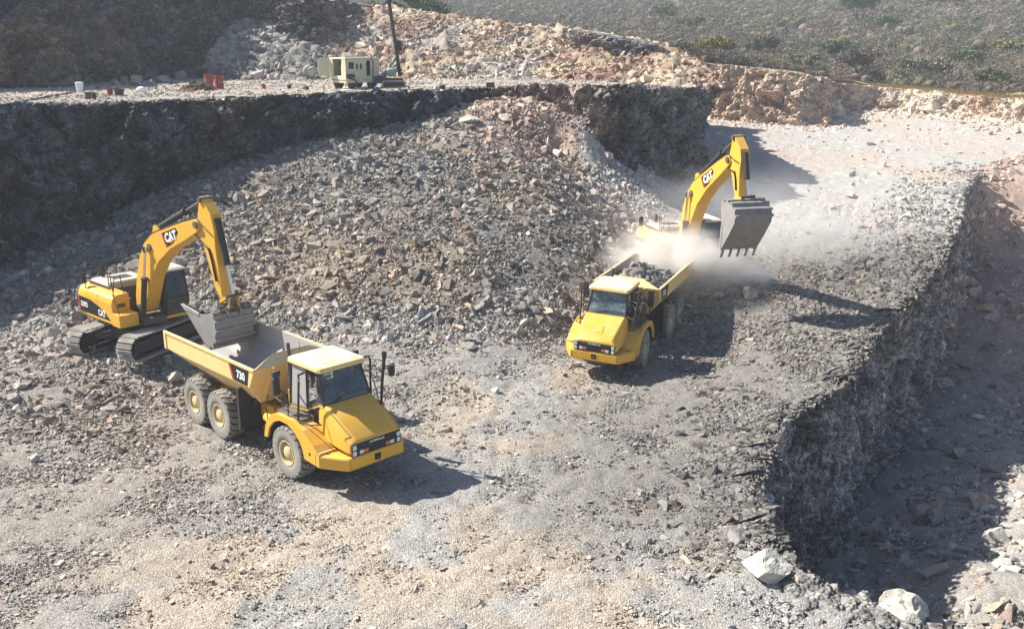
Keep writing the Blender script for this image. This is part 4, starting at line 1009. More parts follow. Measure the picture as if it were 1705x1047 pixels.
# ================================================================== CRAWLER EXCAVATOR
# origin: on the ground below the swing centre, x forward (boom side), y left
def excavator(pos, rz, k, label, chord, stick_dir, stick_len, bucket, under_rz, fillcol=None, number='329D'):
    T = empty('excavator', pos, rz, scale=k); tag(T, label, 'excavator', 'crawler excavators loading the dump trucks')
    Y, B, D, G = M['yellow'], M['boomyellow'], M['dark'], M['grime']
    # --- undercarriage
    U = Matrix.Rotation(under_rz-rz, 4, 'Z')
    c = MB(); c.box((-.9, -.75, .42), (.9, .75, .80)); c.cyl((0, 0, .78), (0, 0, 1.06), .62, 24)
    for s in (-1, 1):
        for x in (-.75, .75): c.hexa([(x-.2, s*.5, .45), (x+.2, s*.5, .45), (x*1.6+.2, s*1.2, .40), (x*1.6-.2, s*1.2, .40), (x-.2, s*.5, .75), (x+.2, s*.5, .75), (x*1.6+.2, s*1.2, .62), (x*1.6-.2, s*1.2, .62)])
    o = c.build('car_body', G, T, .02); o.matrix_basis = U
    half, hgt, sw = 2.25, .92, .66
    for s in (-1, 1):
        tr = empty('track', (0, 0, 0)); tr.parent = T; tr.matrix_basis = U@Matrix.Translation((0, s*1.19, 0))
        # belt path
        r = hgt/2; path = []
        def P_(t):
            L1 = 2*(half-r); C = math.pi*r; tot = 2*L1+2*C; t = (t % 1)*tot
            if t < L1: return (-(half-r)+t, 0., 0.)
            t -= L1
            if t < C: a = t/r; return ((half-r)+r*math.sin(a), r-r*math.cos(a), a)
            t -= C
            if t < L1:
                x = (half-r)-t; return (x, 2*r-.05*math.sin(math.pi*t/L1), math.pi)
            t -= L1; a = t/r; return (-(half-r)-r*math.sin(a), r+r*math.cos(a), math.pi+a)
        n = 44; sh = MB(); ln = MB()
        for i in range(n):
            x, z, a = P_(i/n); pit = .11
            R3 = Matrix.Rotation(-a, 3, 'Y'); c0 = Vector((x, 0, z))
            def q(px, py, pz): return c0+R3@Vector((px, py, pz))
            sh.hexa([q(-pit*.78, -sw/2, 0), q(pit*.78, -sw/2, 0), q(pit*.78, sw/2, 0), q(-pit*.78, sw/2, 0), q(-pit*.78, -sw/2, .028), q(pit*.78, -sw/2, .028), q(pit*.78, sw/2, .028), q(-pit*.78, sw/2, .028)])
            for gx in (-.7, 0, .65): sh.hexa([q(pit*gx-.010, -sw/2, -.035), q(pit*gx+.010, -sw/2, -.035), q(pit*gx+.010, sw/2, -.035), q(pit*gx-.010, sw/2, -.035), q(pit*gx-.014, -sw/2, .0), q(pit*gx+.014, -sw/2, .0), q(pit*gx+.014, sw/2, .0), q(pit*gx-.014, sw/2, .0)])
            ln.hexa([q(-pit*.99, -.12, .02), q(pit*.99, -.12, .02), q(pit*.99, .12, .02), q(-pit*.99, .12, .02), q(-pit*.99, -.12, .10), q(pit*.99, -.12, .10), q(pit*.99, .12, .10), q(-pit*.99, .12, .10)])
        sh.build('track_shoes', M['track'], tr); ln.build('track_links', D, tr)
        f = MB(); f.box((-1.75, -.17, .30), (1.75, .17, .66)); f.box((-1.6, -.2, .22), (1.6, .2, .34)); f.build('track_frame', D, tr, .02)
        f = MB(); f.cyl((-1.80, -.13, .46), (-1.80, .13, .46), .33, 18); f.cyl((-1.80, -.2, .46), (-1.80, .2, .46), .16, 14); f.build('sprocket', D, tr)
        f = MB(); f.cyl((1.80, -.11, .46), (1.80, .11, .46), .34, 18); f.cyl((1.80, -.18, .46), (1.80, .18, .46), .10, 14); f.build('idler_wheel', D, tr)
    # --- upper structure
    d = MB(); d.box((-2.3, -1.25, 1.02), (1.0, 1.25, 1.14)); d.box((.3, -.5, 1.05), (1.35, .42, 1.30)); d.box((-.2, -.48, 1.1), (.25, -.36, 1.9)); d.box((-.2, .30, 1.1), (.25, .42, 1.9)); d.build('swing_frame', G, T, .02)
    # counterweight: rounded rear and shoulders
    def plan(w, xr, xf): return [(xf, -w), (xr+.55, -w), (xr+.22, -w+.16), (xr+.05, -w+.50), (xr, -w+.95), (xr, w-.95), (xr+.05, w-.50), (xr+.22, w-.16), (xr+.55, w), (xf, w)]
    c = MB(); c.loft([[(x, y, 1.06) for x, y in plan(1.24, -2.66, -1.62)], [(x, y, 1.22) for x, y in plan(1.29, -2.73, -1.62)], [(x, y, 1.85) for x, y in plan(1.29, -2.73, -1.62)], [(x, y, 2.05) for x, y in plan(1.24, -2.66, -1.62)], [(x, y, 2.17) for x, y in plan(1.12, -2.52, -1.62)], [(x, y, 2.20) for x, y in plan(.96, -2.35, -1.62)]])
    c.build('counterweight', Y, T, smooth=45)
    # right side: engine doors and tank with rounded top edge
    prf = [(-1.29, 1.10), (-1.29, 1.88), (-1.24, 2.06), (-1.12, 2.18), (-.96, 2.21), (-.60, 2.21), (-.60, 1.10)]
    b = MB(); b.prism(prf, -1.615, -.60, 'x'); b.build('engine_door', Y, T, .01)
    b = MB(); b.prism(prf, -.59, .56, 'x'); tk = b.build('fuel_tank', Y, T, .02)
    b = MB(); b.box((.56, -1.08, 1.72), (.575, -.78, 1.86)); b.build('hatch_handle', G, tk); 
    b = MB(); b.box((.56, -1.33, 1.10), (1.16, -.60, 1.56)); b.box((.556, -1.335, 1.30), (1.166, -.595, 1.312)); b.build('tool_box', Y, T, .015)
    # left side panels behind the cab
    prl = [(1.29, 1.10), (1.29, 1.88), (1.24, 2.06), (1.12, 2.18), (.96, 2.21), (.60, 2.21), (.60, 1.10)]
    b = MB(); b.prism(prl, -1.615, -.38, 'x'); b.build('left_side_door', Y, T, .01)
    b = MB(); b.box((-1.61, -.60, 1.10), (-.45, .60, 2.16)); b.build('engine_bay', G, T)
    # raised engine hood, dusty grey, black grille facing the boom
    b = MB(); b.loft([[(-2.05, -.86, 2.17), (-.5, -.86, 2.17), (-.5, .86, 2.17), (-2.05, .86, 2.17)], [(-2.03, -.84, 2.32), (-.52, -.84, 2.32), (-.52, .84, 2.32), (-2.03, .84, 2.32)], [(-1.9, -.72, 2.42), (-.62, -.72, 2.42), (-.62, .72, 2.42), (-1.9, .72, 2.42)]])
    hd = b.build('engine_hood', M['hoodgrey'], T, .02)
    b = MB(); b.box((-2.062, -.80, 2.20), (-2.045, .80, 2.34)); b.box((-1.55, -.35, 2.42), (-1.0, .35, 2.435)); b.box((-2.0, -.878, 2.19), (-.55, -.862, 2.31)); b.build('hood_vents', D, hd)
    b = MB(); b.tube([(-1.75, -.45, 2.40), (-1.75, -.45, 2.66), (-1.83, -.45, 2.78)], [.07, .07, .065], 10); b.build('exhaust_pipe', D, T)
    b = MB()
    b.tube([(.5, -1.12, 1.56), (.5, -1.15, 2.3), (.25, -1.1, 3.0), (-.15, -.98, 2.95), (-.35, -.9, 2.22)], .018, 6); b.tube([(.5, -.75, 2.2), (.38, -.78, 2.85), (.05, -.85, 2.75), (-.1, -.86, 2.2)], .018, 6)
    b.tube([(1.1, -1.28, 1.56), (.62, -1.24, 2.25)], .016, 6)
    b.build('handrail', D, T)
    b = MB(); b.tube([(-1.7, -1.18, 2.1), (-1.7, -1.2, 2.45)], .02, 6); b.box((-1.74, -1.30, 2.30), (-1.70, -1.12, 2.72)); b.build('wing_mirror', D, T)
    # side decal: a black wedge with the marks
    for s in (-1, 1):
        b = MB(); b.prism([(-2.22, 1.20), (.40, 1.22), (.05, 1.42), (-.45, 1.62), (-1.1, 1.76), (-2.22, 1.80)], s*1.2915, s*1.296); dk = b.build('side_decal', M['black'], T)
        b = MB(); b.prism([(-2.22, 1.20), (-2.08, 1.20), (-2.12, 1.80), (-2.22, 1.80)], s*1.296, s*1.299); b.build('red_stripe', M['red'], dk)
        lettering('number', number, .26, M['white'], dk, (-1.72, s*1.302, 1.50), (-s, 0, 0), (0, 0, 1), .01)
        lettering('side_lettering', 'CAT', .30, M['white'], dk, (-.28, s*1.302, 1.39), (-s, 0, 0), (0, 0, 1), .014)
    # --- cab
    c = MB(); c.box((-.38, .44, 1.14), (1.30, 1.36, 1.30)); c.box((-.38, .44, 1.3), (-.30, 1.36, 2.25)); c.build('cab_base', Y, T, .01)
    c = MB()
    for y in (.46, 1.34):
        c.tube([(1.30, y, 1.28), (1.34, y, 1.9), (1.12, y, 2.86)], .035, 6); c.tube([(-.34, y, 1.3), (-.34, y, 2.86)], .045, 6); c.tube([(.35, y, 1.3), (.35, y, 2.86)], .035, 6); c.tube([(-.34, y, 2.86), (1.12, y, 2.86)], .04, 6); c.tube([(-.34, y, 1.30), (1.30, y, 1.30)], .04, 6); c.tube([(-.34, y, 1.82), (.35, y, 1.82)], .025, 6)
    for x, z in ((1.30, 1.29), (1.34, 1.9), (1.12, 2.86), (-.34, 2.86), (-.34, 1.3)): c.tube([(x, .46, z), (x, 1.34, z)], .035, 6)
    c.box((-.32, 1.32, 1.32), (.34, 1.35, 1.84)); c.box((-.32, .45, 1.32), (.34, .48, 1.84))
    cb = c.build('cab', D, T)
    w = MB(); w.loft([[(1.31, .48, 1.31), (1.35, .48, 1.9), (1.13, .48, 2.84), (1.13, 1.32, 2.84), (1.35, 1.32, 1.9), (1.31, 1.32, 1.31)], [(1.30, .48, 1.31), (1.34, .48, 1.9), (1.12, .48, 2.84), (1.12, 1.32, 2.84), (1.34, 1.32, 1.9), (1.30, 1.32, 1.31)]]); w.build('windscreen', M['darkglass'], cb)
    for y in (.462, 1.338):
        w = MB(); w.prism([(.37, 1.32), (1.29, 1.32), (1.33, 1.9), (1.11, 2.84), (.37, 2.84)], y-.003, y+.003); w.prism([(-.32, 1.86), (.33, 1.86), (.33, 2.84), (-.32, 2.84)], y-.003, y+.003); w.build('side_window', M['darkglass'], cb)
    w = MB(); w.box((-.345, .5, 2.27), (-.339, 1.3, 2.83)); w.build('rear_window', M['darkglass'], cb)
    r = MB(); r.loft([[(-.42, .40, 2.86), (1.18, .40, 2.86), (1.18, 1.40, 2.86), (-.42, 1.40, 2.86)], [(-.44, .38, 2.92), (1.20, .38, 2.92), (1.20, 1.42, 2.92), (-.44, 1.42, 2.92)], [(-.34, .48, 2.99), (1.08, .48, 2.99), (1.08, 1.32, 2.99), (-.34, 1.32, 2.99)]]); r.build('cab_roof', M['roofgrey'], T, .015)
    i = MB(); i.box((-.15, .65, 1.5), (.35, 1.15, 1.72)); i.box((-.2, .67, 1.72), (-.05, 1.13, 2.4)); i.box((.05, .55, 1.5), (.55, .65, 1.85)); i.box((.05, 1.15, 1.5), (.55, 1.25, 1.85)); i.build('operator_seat', D, cb, .04)
    # --- boom
    foot = np.array((.7, 1.6)); a0 = .679; da = chord-a0; Rm = np.array([[math.cos(da), -math.sin(da)], [math.sin(da), math.cos(da)]])
    rb = lambda p: tuple(foot+Rm@(np.array(p)-foot))
    up = [(.40, 1.62), (.42, 2.0), (.66, 2.78), (1.0, 3.52), (1.46, 4.12), (2.06, 4.52), (3.15, 4.88), (4.3, 5.23), (5.14, 5.44), (5.36, 5.40)]
    lo = [(5.42, 5.22), (5.34, 5.06), (4.52, 4.68), (3.35, 4.18), (2.40, 3.58), (1.74, 2.86), (1.30, 2.05), (1.0, 1.52), (.70, 1.42), (.48, 1.46)]
    b = MB(); b.prism([rb(p) for p in up+lo], -.27, .27)
    boom = b.build('boom', B, T, .012)
    for s in (-1, 1):
        y = s*.275
        b = MB(); b.prism([rb(p) for p in ((2.86, 4.68), (2.98, 4.42), (3.12, 4.22), (3.60, 4.42), (4.02, 4.86), (3.86, 5.0))], y-.003, y+.003); dk = b.build('boom_decal', M['black'], boom)
        b = MB(); b.prism([rb(p) for p in ((2.86, 4.68), (2.98, 4.42), (3.12, 4.22), (3.24, 4.27), (3.06, 4.47), (2.93, 4.70))], s*.278-.002, s*.278+.002); b.build('red_stripe', M['red'], boom)
        ctr = rb((3.50, 4.64)); aa = .30+da
        lettering('boom_lettering', 'CAT', .42, M['white'], boom, (ctr[0], s*.284, ctr[1]), (math.cos(aa)*(1 if s < 0 else -1), 0, math.sin(aa)*(1 if s < 0 else -1)), (-math.sin(aa), 0, math.cos(aa)), .022)
        b = MB(); q = [rb(p) for p in ((3.42, 4.42), (3.62, 4.48), (3.53, 4.62))]; b.prism(q, s*.286-.002, s*.286+.002); b.build('yellow_mark', M['yel2'], boom)
    b = MB()
    for p, r_ in (((1.9, 4.05), .13), ((5.25, 5.27), .12), ((.70, 1.6), .14)):
        x, z = rb(p); b.cyl((x, -.33, z), (x, .33, z), r_, 16)
    b.build('boom_pins', G, boom)
    b = MB()   # hoses along the boom's back
    for s, off in ((-.20, .05), (-.14, .07), (-.08, .05), (.12, .06)):
        b.tube([(*rb((p[0]-.04, p[1]+off)),) and (rb((p[0]-.04, p[1]+off))[0], s, rb((p[0]-.04, p[1]+off))[1]) for p in up[1:-1]], .022, 6)
    b.tube([(rb((2.3, 4.62))[0], .0, rb((2.3, 4.62))[1]), (rb((2.15, 4.9))[0], -.05, rb((2.15, 4.9))[1]), (rb((1.9, 4.75))[0], -.1, rb((1.9, 4.75))[1])], .03, 6)
    b.build('boom_hoses', M['rubberhose'], boom)
    # boom cylinders, one each side
    x1, z1 = rb((1.9, 4.05))
    for s in (-1, 1):
        f0 = Vector((1.15, s*.42, 1.42)); f1 = Vector((x1-.12, s*.38, z1-.08)); Lm = f0.lerp(f1, .56)
        c = MB(); c.cyl(f0, Lm, .105, 14); c.cyl(f0.lerp(f1, .54), f0.lerp(f1, .58), .125, 14); cy = c.build('boom_cylinder', D, T, smooth=40)
        c = MB(); c.cyl(Lm, f1, .052, 12); c.cyl(f1+Vector((0, -.07, 0)), f1+Vector((0, .07, 0)), .11, 12); c.build('cylinder_rod', M['chrome'], cy, smooth=40)
    # --- stick
    tip = np.array(rb((5.25, 5.27))); ds = np.array((math.sin(stick_dir), -math.cos(stick_dir))); es = np.array((math.cos(stick_dir), math.sin(stick_dir)))
    sc = stick_len/3.12
    def st(al, pe): return tuple(tip+ds*(al*(sc if al > 0 else 1))+es*(pe-.02))
    prof = [(-.82, .56), (-.49, .32), (0, .0-.09), (.35, -.10), (.8, .0), (1.8, .02), (2.57, .0), (3.0, -.10), (3.2, -.06), (3.24, .08), (3.0, .20), (2.57, .28), (1.89, .46), (1.06, .66), (.41, .90), (-.12, .95), (-.71, .66)]
    b = MB(); b.prism([st(*p) for p in prof], -.19, .19); sk = b.build('stick', B, T, .012)
    b = MB()
    for al, pe in ((-.70, .58), (0, .02), (3.12, .02)):
        x, z = st(al, pe); b = MB(); b.cyl((x, -.27, z), (x, .27, z), .09, 14); b.build('stick_pin', G, sk)
    b = MB()
    pts = [st(-.1, -.15), st(.2, -.30), st(.7, .1), st(.9, .35), st(1.3, .35), st(2.0, .26)]
    for yy in (-.21, -.25): b.tube([(x, yy, z) for x, z in pts], .018, 6)
    pts = [rb((5.0, 5.5)), st(-.35, -.05), st(.1, .35), st(.55, .75)]
    b.tube([(pts[0][0], -.12, pts[0][1]), (pts[1][0], -.22, pts[1][1]), (pts[2][0], -.25, pts[2][1]), (pts[3][0], -.22, pts[3][1])], .02, 6)
    b.build('stick_hoses', M['rubberhose'], sk)
    # a decal label near the top of the stick
    # stick cylinder
    a_, b_ = rb((2.25, 4.78)), st(-.70, .50)
    f0, f1 = Vector((a_[0], 0, a_[1])), Vector((b_[0], 0, b_[1])); Lm = f0.lerp(f1, .60)
    c = MB(); c.cyl(f0, Lm, .115, 14); c.cyl(f0.lerp(f1, .58), f0.lerp(f1, .62), .14, 14); cy = c.build('stick_cylinder', D, T, smooth=40)
    c = MB(); c.cyl(Lm, f1, .055, 12); c.build('cylinder_rod', G, cy, smooth=40)
    b = MB(); 
    for s in (-.16, .16): b.prism([rb((2.0, 4.50)), rb((2.15, 4.86)), rb((2.35, 4.88)), rb((2.62, 4.70))], s-.03, s+.03)
    b.build('cylinder_bracket', B, T)
    # bucket cylinder and linkage
    e1 = st(.05, .98); rodend = st(3.12*.83, .70); idl = st(3.12*.86, .10)
    f0, f1 = Vector((e1[0], 0, e1[1])), Vector((rodend[0], 0, rodend[1])); Lm = f0.lerp(f1, .60)
    c = MB(); c.cyl(f0, Lm, .095, 14); c.cyl(f0.lerp(f1, .57), f0.lerp(f1, .61), .12, 14); c.tube([f0+Vector((.10, .05, 0)), Lm+Vector((.11, .05, .1))], .018, 6); cy = c.build('bucket_cylinder', D, T, smooth=40)
    c = MB(); c.cyl(Lm, f1, .05, 12); c.build('cylinder_rod', M['chrome'], cy, smooth=40)
    # --- bucket: profile in its own plane; bucket = dict(pin direction angles)
    bp = np.array(st(3.12, .02)); ba = bucket['angle']; ca, sa = math.cos(ba), math.sin(ba); bs = bucket.get('scale', 1)
    # local bucket coords: pin at 0,0; lip along -u ; shell bulges to -w
    def bk(u, w): return (bp[0]+bs*(u*ca-w*sa), bp[1]+bs*(u*sa+w*ca))
    shell = [(.30, .16), (.38, -.05), (.42, -.35), (.36, -.68), (.18, -.93), (-.05, -1.03), (-.30, -.98), (-.9, -.52), (-1.48, -.02)]
    hw = bucket.get('half', .76)
    b = MB(); n = len(shell); inn = []
    for i_, (u, w) in enumerate(shell):
        u0, w0 = shell[max(i_-1, 0)]; u1, w1 = shell[min(i_+1, n-1)]; du, dw = u1-u0, w1-w0; l = math.hypot(du, dw); inn.append((u+.045*dw/l, w-.045*du/l))
    O_ = [bk(*p) for p in shell]; I_ = [bk(*p) for p in inn]
    b.prism(O_+I_[::-1], -hw, hw)
    # side plates
    side = shell+[(-1.35, .10), (-.55, .02), (-.1, .12), (.12, .2)]
    for s in (-1, 1): b.prism([bk(*p) for p in side], s*hw, s*(hw-.045))
    for s in (-1, 1):   # side edge strips and mounting ears
        b.prism([bk(*p) for p in ((-1.50, -.04), (-1.36, .13), (-.55, .05), (-.55, -.05), (-1.2, -.03))], s*(hw+.02), s*(hw-.05))
        b.prism([bk(*p) for p in ((-.13, .10), (.02, .13), (.30, .36), (.44, .32), (.42, .0), (.40, -.30), (.30, .10), (.0, -.16), (-.12, -.05))], s*.24, s*.20)
    bko = b.build('bucket', M['bucket'], T, .008)
    b = MB()   # wear strips over the shell
    for i_ in (1, 2, 3, 4, 5):
        (u0, w0) = shell[i_]; x, z = bk(u0*1.03+.01, w0*1.03); b.cyl((x, -hw-.02, z), (x, hw+.02, z), .055, 6)
    b.build('wear_bars', M['bucket'], bko)
    for j in range(5):
        y = -hw+.08+j*(2*hw-.16)/4
        t = MB(); P0 = [bk(-1.36, -.14), bk(-1.40, .03), bk(-1.78, .12), bk(-1.80, .09)]
        t.prism(P0, y-.055, y+.055); t.build('bucket_tooth', M['bucket'], bko)
    lk = bk(.36, .30)
    for s in (-1, 1):
        l = MB()
        def bar(p, q, y, w_=.055):
            p, q = Vector((p[0], y, p[1])), Vector((q[0], y, q[1])); d_ = (q-p).normalized(); nn = Vector((-d_.z, 0, d_.x))*w_
            l.hexa([p-nn-d_*.04+Vector((0, -.02, 0)), q-nn+d_*.04+Vector((0, -.02, 0)), q-nn+d_*.04+Vector((0, .02, 0)), p-nn-d_*.04+Vector((0, .02, 0)), p+nn-d_*.04+Vector((0, -.02, 0)), q+nn+d_*.04+Vector((0, -.02, 0)), q+nn+d_*.04+Vector((0, .02, 0)), p+nn-d_*.04+Vector((0, .02, 0))])
        bar(idl, rodend, s*.25); bar(rodend, lk, s*.18)
        l.build('bucket_link', B, T, .006)
    l = MB()
    for p in (idl, rodend, lk, tuple(bp)): l.cyl((p[0], -.29, p[1]), (p[0], .29, p[1]), .065, 12)
    l.build('linkage_pins', G, T)
    flatten(T)
    return T, bk, hw
M['hoodgrey'] = paint('dusty_hood', (.45, .40, .28), .6, .8, (.48, .45, .41))
M['roofgrey'] = paint('cab_roof_paint', (.55, .52, .44), .6, .7, (.60, .55, .46))

E1T, bk1, hw1 = excavator((-14.6, 36.3, .88), rad(-42.5), 1.03, 'yellow crawler excavator at the left, lowering a full bucket into the front truck', .679, rad(20.6), 3.12, dict(angle=rad(-2), scale=1.0, half=.74), rad(69))
E2T, bk2, hw2 = excavator((8.55, 48.0, .58), rad(-75.3), 1.133, 'yellow crawler excavator at the right, its raised empty bucket hanging teeth down above dust', .846, rad(23.5), 2.05, dict(angle=rad(90), scale=1.03, half=.77), rad(69), number='336D')
# --- loads
def lump_pile(name, centre, M4, sx, sy, h, n, s0, s1, label, cat, base=None):
    """a heap of separate stones over a mound, all one load"""
    g = 13; V = []; F = []
    X = np.linspace(-1, 1, g)
    for i in range(g):
        for j in range(g):
            r = min(1, math.hypot(X[i], X[j])); V.append((X[i]*sx, X[j]*sy, h*(1-r**1.6)))
    V = np.array(V); V[:, 2] += .12*(vnoise(V, 3., 5)-.5)
    F = [(i*g+j, (i+1)*g+j, (i+1)*g+j+1, i*g+j+1) for i in range(g-1) for j in range(g-1)]
    P = RNG.uniform(-1, 1, (n, 2)); r = np.minimum(1, np.hypot(P[:, 0], P[:, 1])); Q = np.stack([P[:, 0]*sx*.95, P[:, 1]*sy*.95, h*(1-r**1.6)], 1)
    S = np.minimum(s0*(1+RNG.pareto(2.2, n)), s1); C = np.tile(GREY*.95, (n, 1))*RNG.uniform(.65, 1.35, (n, 1))
    o = bake_stones(name, Q, S, rotmats(n, .6), C, M['stone'])
    del o['kind']
    me = o.data; bm = bmesh.new(); bm.from_mesh(me); vs = [bm.verts.new(tuple(v)) for v in V]; cl = bm.verts.layers.float_color.get('col')
    for v in vs: v[cl] = (*(GREY*.7), 1)
    for f in F: bm.faces.new([vs[k] for k in f])
    bm.to_mesh(me); bm.free()
    o.matrix_world = M4; tag(o, label, cat, kind='stuff')
    return o
mB = Matrix.Translation((4.14, 37.93, -.45))@Matrix.Rotation(rad(-113.5), 4, 'Z')
lump_pile('rock_load', None, mB@Matrix.Translation((-4.1, 0, 2.35)), 2.6, 1.28, .85, 2600, .09, .5, 'grey broken rock heaped in the body of the dusty dump truck', 'rock load')
m1 = Matrix.Translation((-14.6, 36.3, .88))@Matrix.Rotation(rad(-42.5), 4, 'Z')@Matrix.Scale(1.03, 4)
c_ = bk1(-.55, -.02); lump_pile('bucket_load', None, m1@Matrix.Translation((c_[0], 0, c_[1]+.20)), .85, .70, .62, 900, .07, .36, 'broken rock heaped in the bucket of the left excavator', 'rock load')
mA = Matrix.Translation((-5.55, 26.82, 0))@Matrix.Rotation(rad(-45.16), 4, 'Z')
lump_pile('truck_floor_spoil', None, mA@Matrix.Translation((-5.9, -.25, 1.62)), .95, .62, .30, 400, .035, .13, 'small heap of fine spoil on the floor of the front truck body', 'spoil')
# ================================================================== THINGS ON THE BENCH
def on(px, py, H, y0, y1):
    """where the view through this pixel meets a surface"""
    for y in np.arange(y0, y1, .05):
        p = at(px, py, y=y)
        if p[2] <= H(p[0], p[1])[0]: return Vector(p)
    return Vector(at(px, py, y=y1))
onb = lambda px, py: on(px, py, Hb, 44, 90)
def heading(o): return math.atan2(o.y, o.x)

M['drum'] = paint('red_drum_paint', (.30, .026, .022), .55, .28, (.33, .20, .17))
M['greenmetal'] = paint('green_machine_paint', (.22, .34, .30), .5, .4)
M['blue'] = mat('blue_plastic', (.04, .07, .55), .5)
M['wplastic'] = paint('white_plastic', (.80, .82, .83), .4, .15, (.6, .55, .48), False)
M['pail'] = paint('pail_plastic', (.02, .02, .02), .5, .2, (.3, .28, .25), False)

# portable compressor ------------------------------------------------
c0 = onb(577, 150.5)
C = empty('portable_compressor', c0, math.atan2(.68, .73)); tag(C, 'cream portable compressor on wheels with open side doors beside the drill rig', 'compressor')
L_, W_, z0, z1 = 2.5, 1.8, .42, 1.95
b = MB()
b.box((0, 0, z0), (L_, W_, z0+.42)); b.box((0, 0, z1-.10), (L_, W_, z1)); b.box((0, 0, z0+.4), (.10, .45, z1-.1)); b.box((L_-.06, 0, z0+.4), (L_, W_, z1-.1)); b.box((0, W_-.06, z0+.4), (L_, W_, z1-.1)); b.box((0, 1.45, z0+.4), (.10, W_, z1-.1))
b.box((0, 0, z0+.4), (.22, .05, z1-.1)); b.box((.62, 0, z0+.4), (1.55, .05, z1-.1)); b.box((1.83, 0, z0+.4), (L_, .05, z1-.1)); b.box((.2, 0, z1-.28), (.65, .05, z1-.1)); b.box((.2, 0, z0+.4), (.65, .05, z0+.85)); b.box((1.5, 0, z1-.2), (1.9, .05, z1-.1))
cb = b.build('canopy', M['cream'], C, .015)
b = MB(); b.box((-.02, .02, z0+.16), (-.006, W_-.02, z0+.18)); b.box((.20, .02, z0+.84), (.66, .2, z1-.26)); b.build('control_panel', M['dark'], cb)
for x in (.78, 1.08):
    b = MB(); b.lathe([(.001, -.004), (.1, -.002), (.1, .002)], (0, 0, 0), 'y', 16); o = b.build('vent', M['grime'], cb); o.location = (x+.05, -.006, z0+.98); o.scale = (.8, 1, 2.0)
b = MB(); b.box((.9, -.006, z0+.02), (.92, -.002, z0+.4)); b.box((.05, -.012, z0+.30), (.75, -.004, z0+.34)); b.build('trim_strip', M['grime'], cb)
b = MB(); b.cyl((.45, .75, z0+.42), (.45, .75, z0+1.15), .24, 16); b.cyl((.45, .75, z0+1.15), (.45, .75, z0+1.22), .16, 12); b.build('air_receiver', M['cream'], C, smooth=40)
b = MB(); b.box((.7, .3, z0+.4), (2.2, 1.4, z0+1.1)); b.cyl((.35, 1.15, z0+1.05), (.9, 1.15, z0+1.05), .15, 12); b.build('engine', M['grime'], C, .03)
b = MB(); b.box((-.02, W_-.05, z0+.42), (-.74, W_, z1-.06), Matrix.Rotation(rad(-18), 3, 'Z'), (0, W_, 1)); b.build('side_door', M['cream'], C, .01)
for x in (.55, 2.0):
    for y in (.12, W_-.12):
        w = MB(); w.lathe([(.15, -.09), (.30, -.10), (.34, -.06), (.34, .06), (.30, .10), (.15, .09)], (x, y, .34), 'y', 20, True); o = w.build('wheel', M['tread'], C, smooth=50)
b = MB(); b.tube([(1.9, -.05, z1), (1.93, -.22, z1-.3), (1.85, -.25, 1.0), (1.8, -.3, .3), (1.5, -.6, .05), (2.2, -1.0, .04), (2.9, -.6, .04)], .035, 6); b.build('air_hose', M['rubberhose'], C)
b = MB(); b.tube([(.05, -.1, .75), (.45, -.35, .6), (.6, -.5, .2), (.3, -.55, .05)], .05, 6); b.box((.0, -.16, .78), (.55, -.02, .95)); b.build('outlet_manifold', M['dark'], C)

# drill rig ------------------------------------------------------------
r0 = onb(656, 147.5); Rg = empty('drill_rig', r0, rad(8)); tag(Rg, 'green crawler drill rig with a tall dark mast beside the cream compressor', 'drill rig')
for y in (0, 1.5):
    t = MB(); pts = [(-.75+.0, .0)]; prof = []
    for k in range(9): a = rad(90+k*22.5); prof.append((-.55+.24*math.cos(a), .25+.24*math.sin(a)))
    for k in range(9): a = rad(-90+k*22.5); prof.append((.55+.24*math.cos(a), .25+.24*math.sin(a)))
    t.prism(prof, y-.16, y+.16)
    tr = t.build('track', M['track'], Rg)
    t = MB(); t.prism([(-.62, .10), (.62, .10), (.66, .25), (.62, .40), (-.62, .40), (-.66, .25)], y-.175, y-.165); t.build('track_frame', M['dark'], tr)
b = MB(); b.box((-.6, .2, .35), (.6, 1.3, .62)); b.box((-1.35, .3, .30), (-.5, .9, .75)); b.box((-1.5, .5, .35), (-.6, .62, .5)); b.build('chassis', M['grime'], Rg, .02)
b = MB(); b.lathe([(.02, -.36), (.2, -.30), (.26, -.18), (.26, .18), (.2, .30), (.02, .36)], (-.15, .2, 1.0), 'x', 18); b.build('dust_tank', M['greenmetal'], Rg, smooth=50)
b = MB(); b.tube([(-.9, .5, .7), (-.3, .6, 1.15), (.1, .7, 1.75), (.25, .7, 2.0)], .09, 8); b.tube([(-.55, .45, .6), (-.1, .5, 1.7)], .05, 8); b.tube([(-.1, .55, 1.2), (.35, .7, 1.5)], .06, 8); b.build('boom_arm', M['greenmetal'], Rg, smooth=50)
b = MB(); b.cyl((-.9, .5, .6), (-.5, .5, .95), .14, 12); b.build('hydraulic_motor', M['greenmetal'], Rg)
m_ = MB(); p0, p1 = Vector((.42, .55, .75)), Vector((-.12, .75, 5.25))
dm = (p1-p0).normalized()
for ox, oy in ((-.08, -.08), (.08, -.08), (.08, .08), (-.08, .08)): m_.cyl(p0+Vector((ox, oy, 0)), p1+Vector((ox, oy, 0)), .04, 5)
n = 18
for k in range(n):
    a, b2 = p0.lerp(p1, k/n), p0.lerp(p1, (k+1)/n)
    m_.cyl(a+Vector((-.07, -.07, 0)), b2+Vector((.07, -.07, 0)), .014, 4); m_.cyl(a+Vector((.07, .07, 0)), b2+Vector((-.07, .07, 0)), .014, 4)
m_.cyl(p0, p1, .05, 8); mast = m_.build('mast', M['grime'], Rg)
b = MB(); q = p0.lerp(p1, .42); b.box(q+Vector((.05, -.15, -.35)), q+Vector((.35, .1, .25))); b.build('drifter', M['dark'], mast, .02)
b = MB()
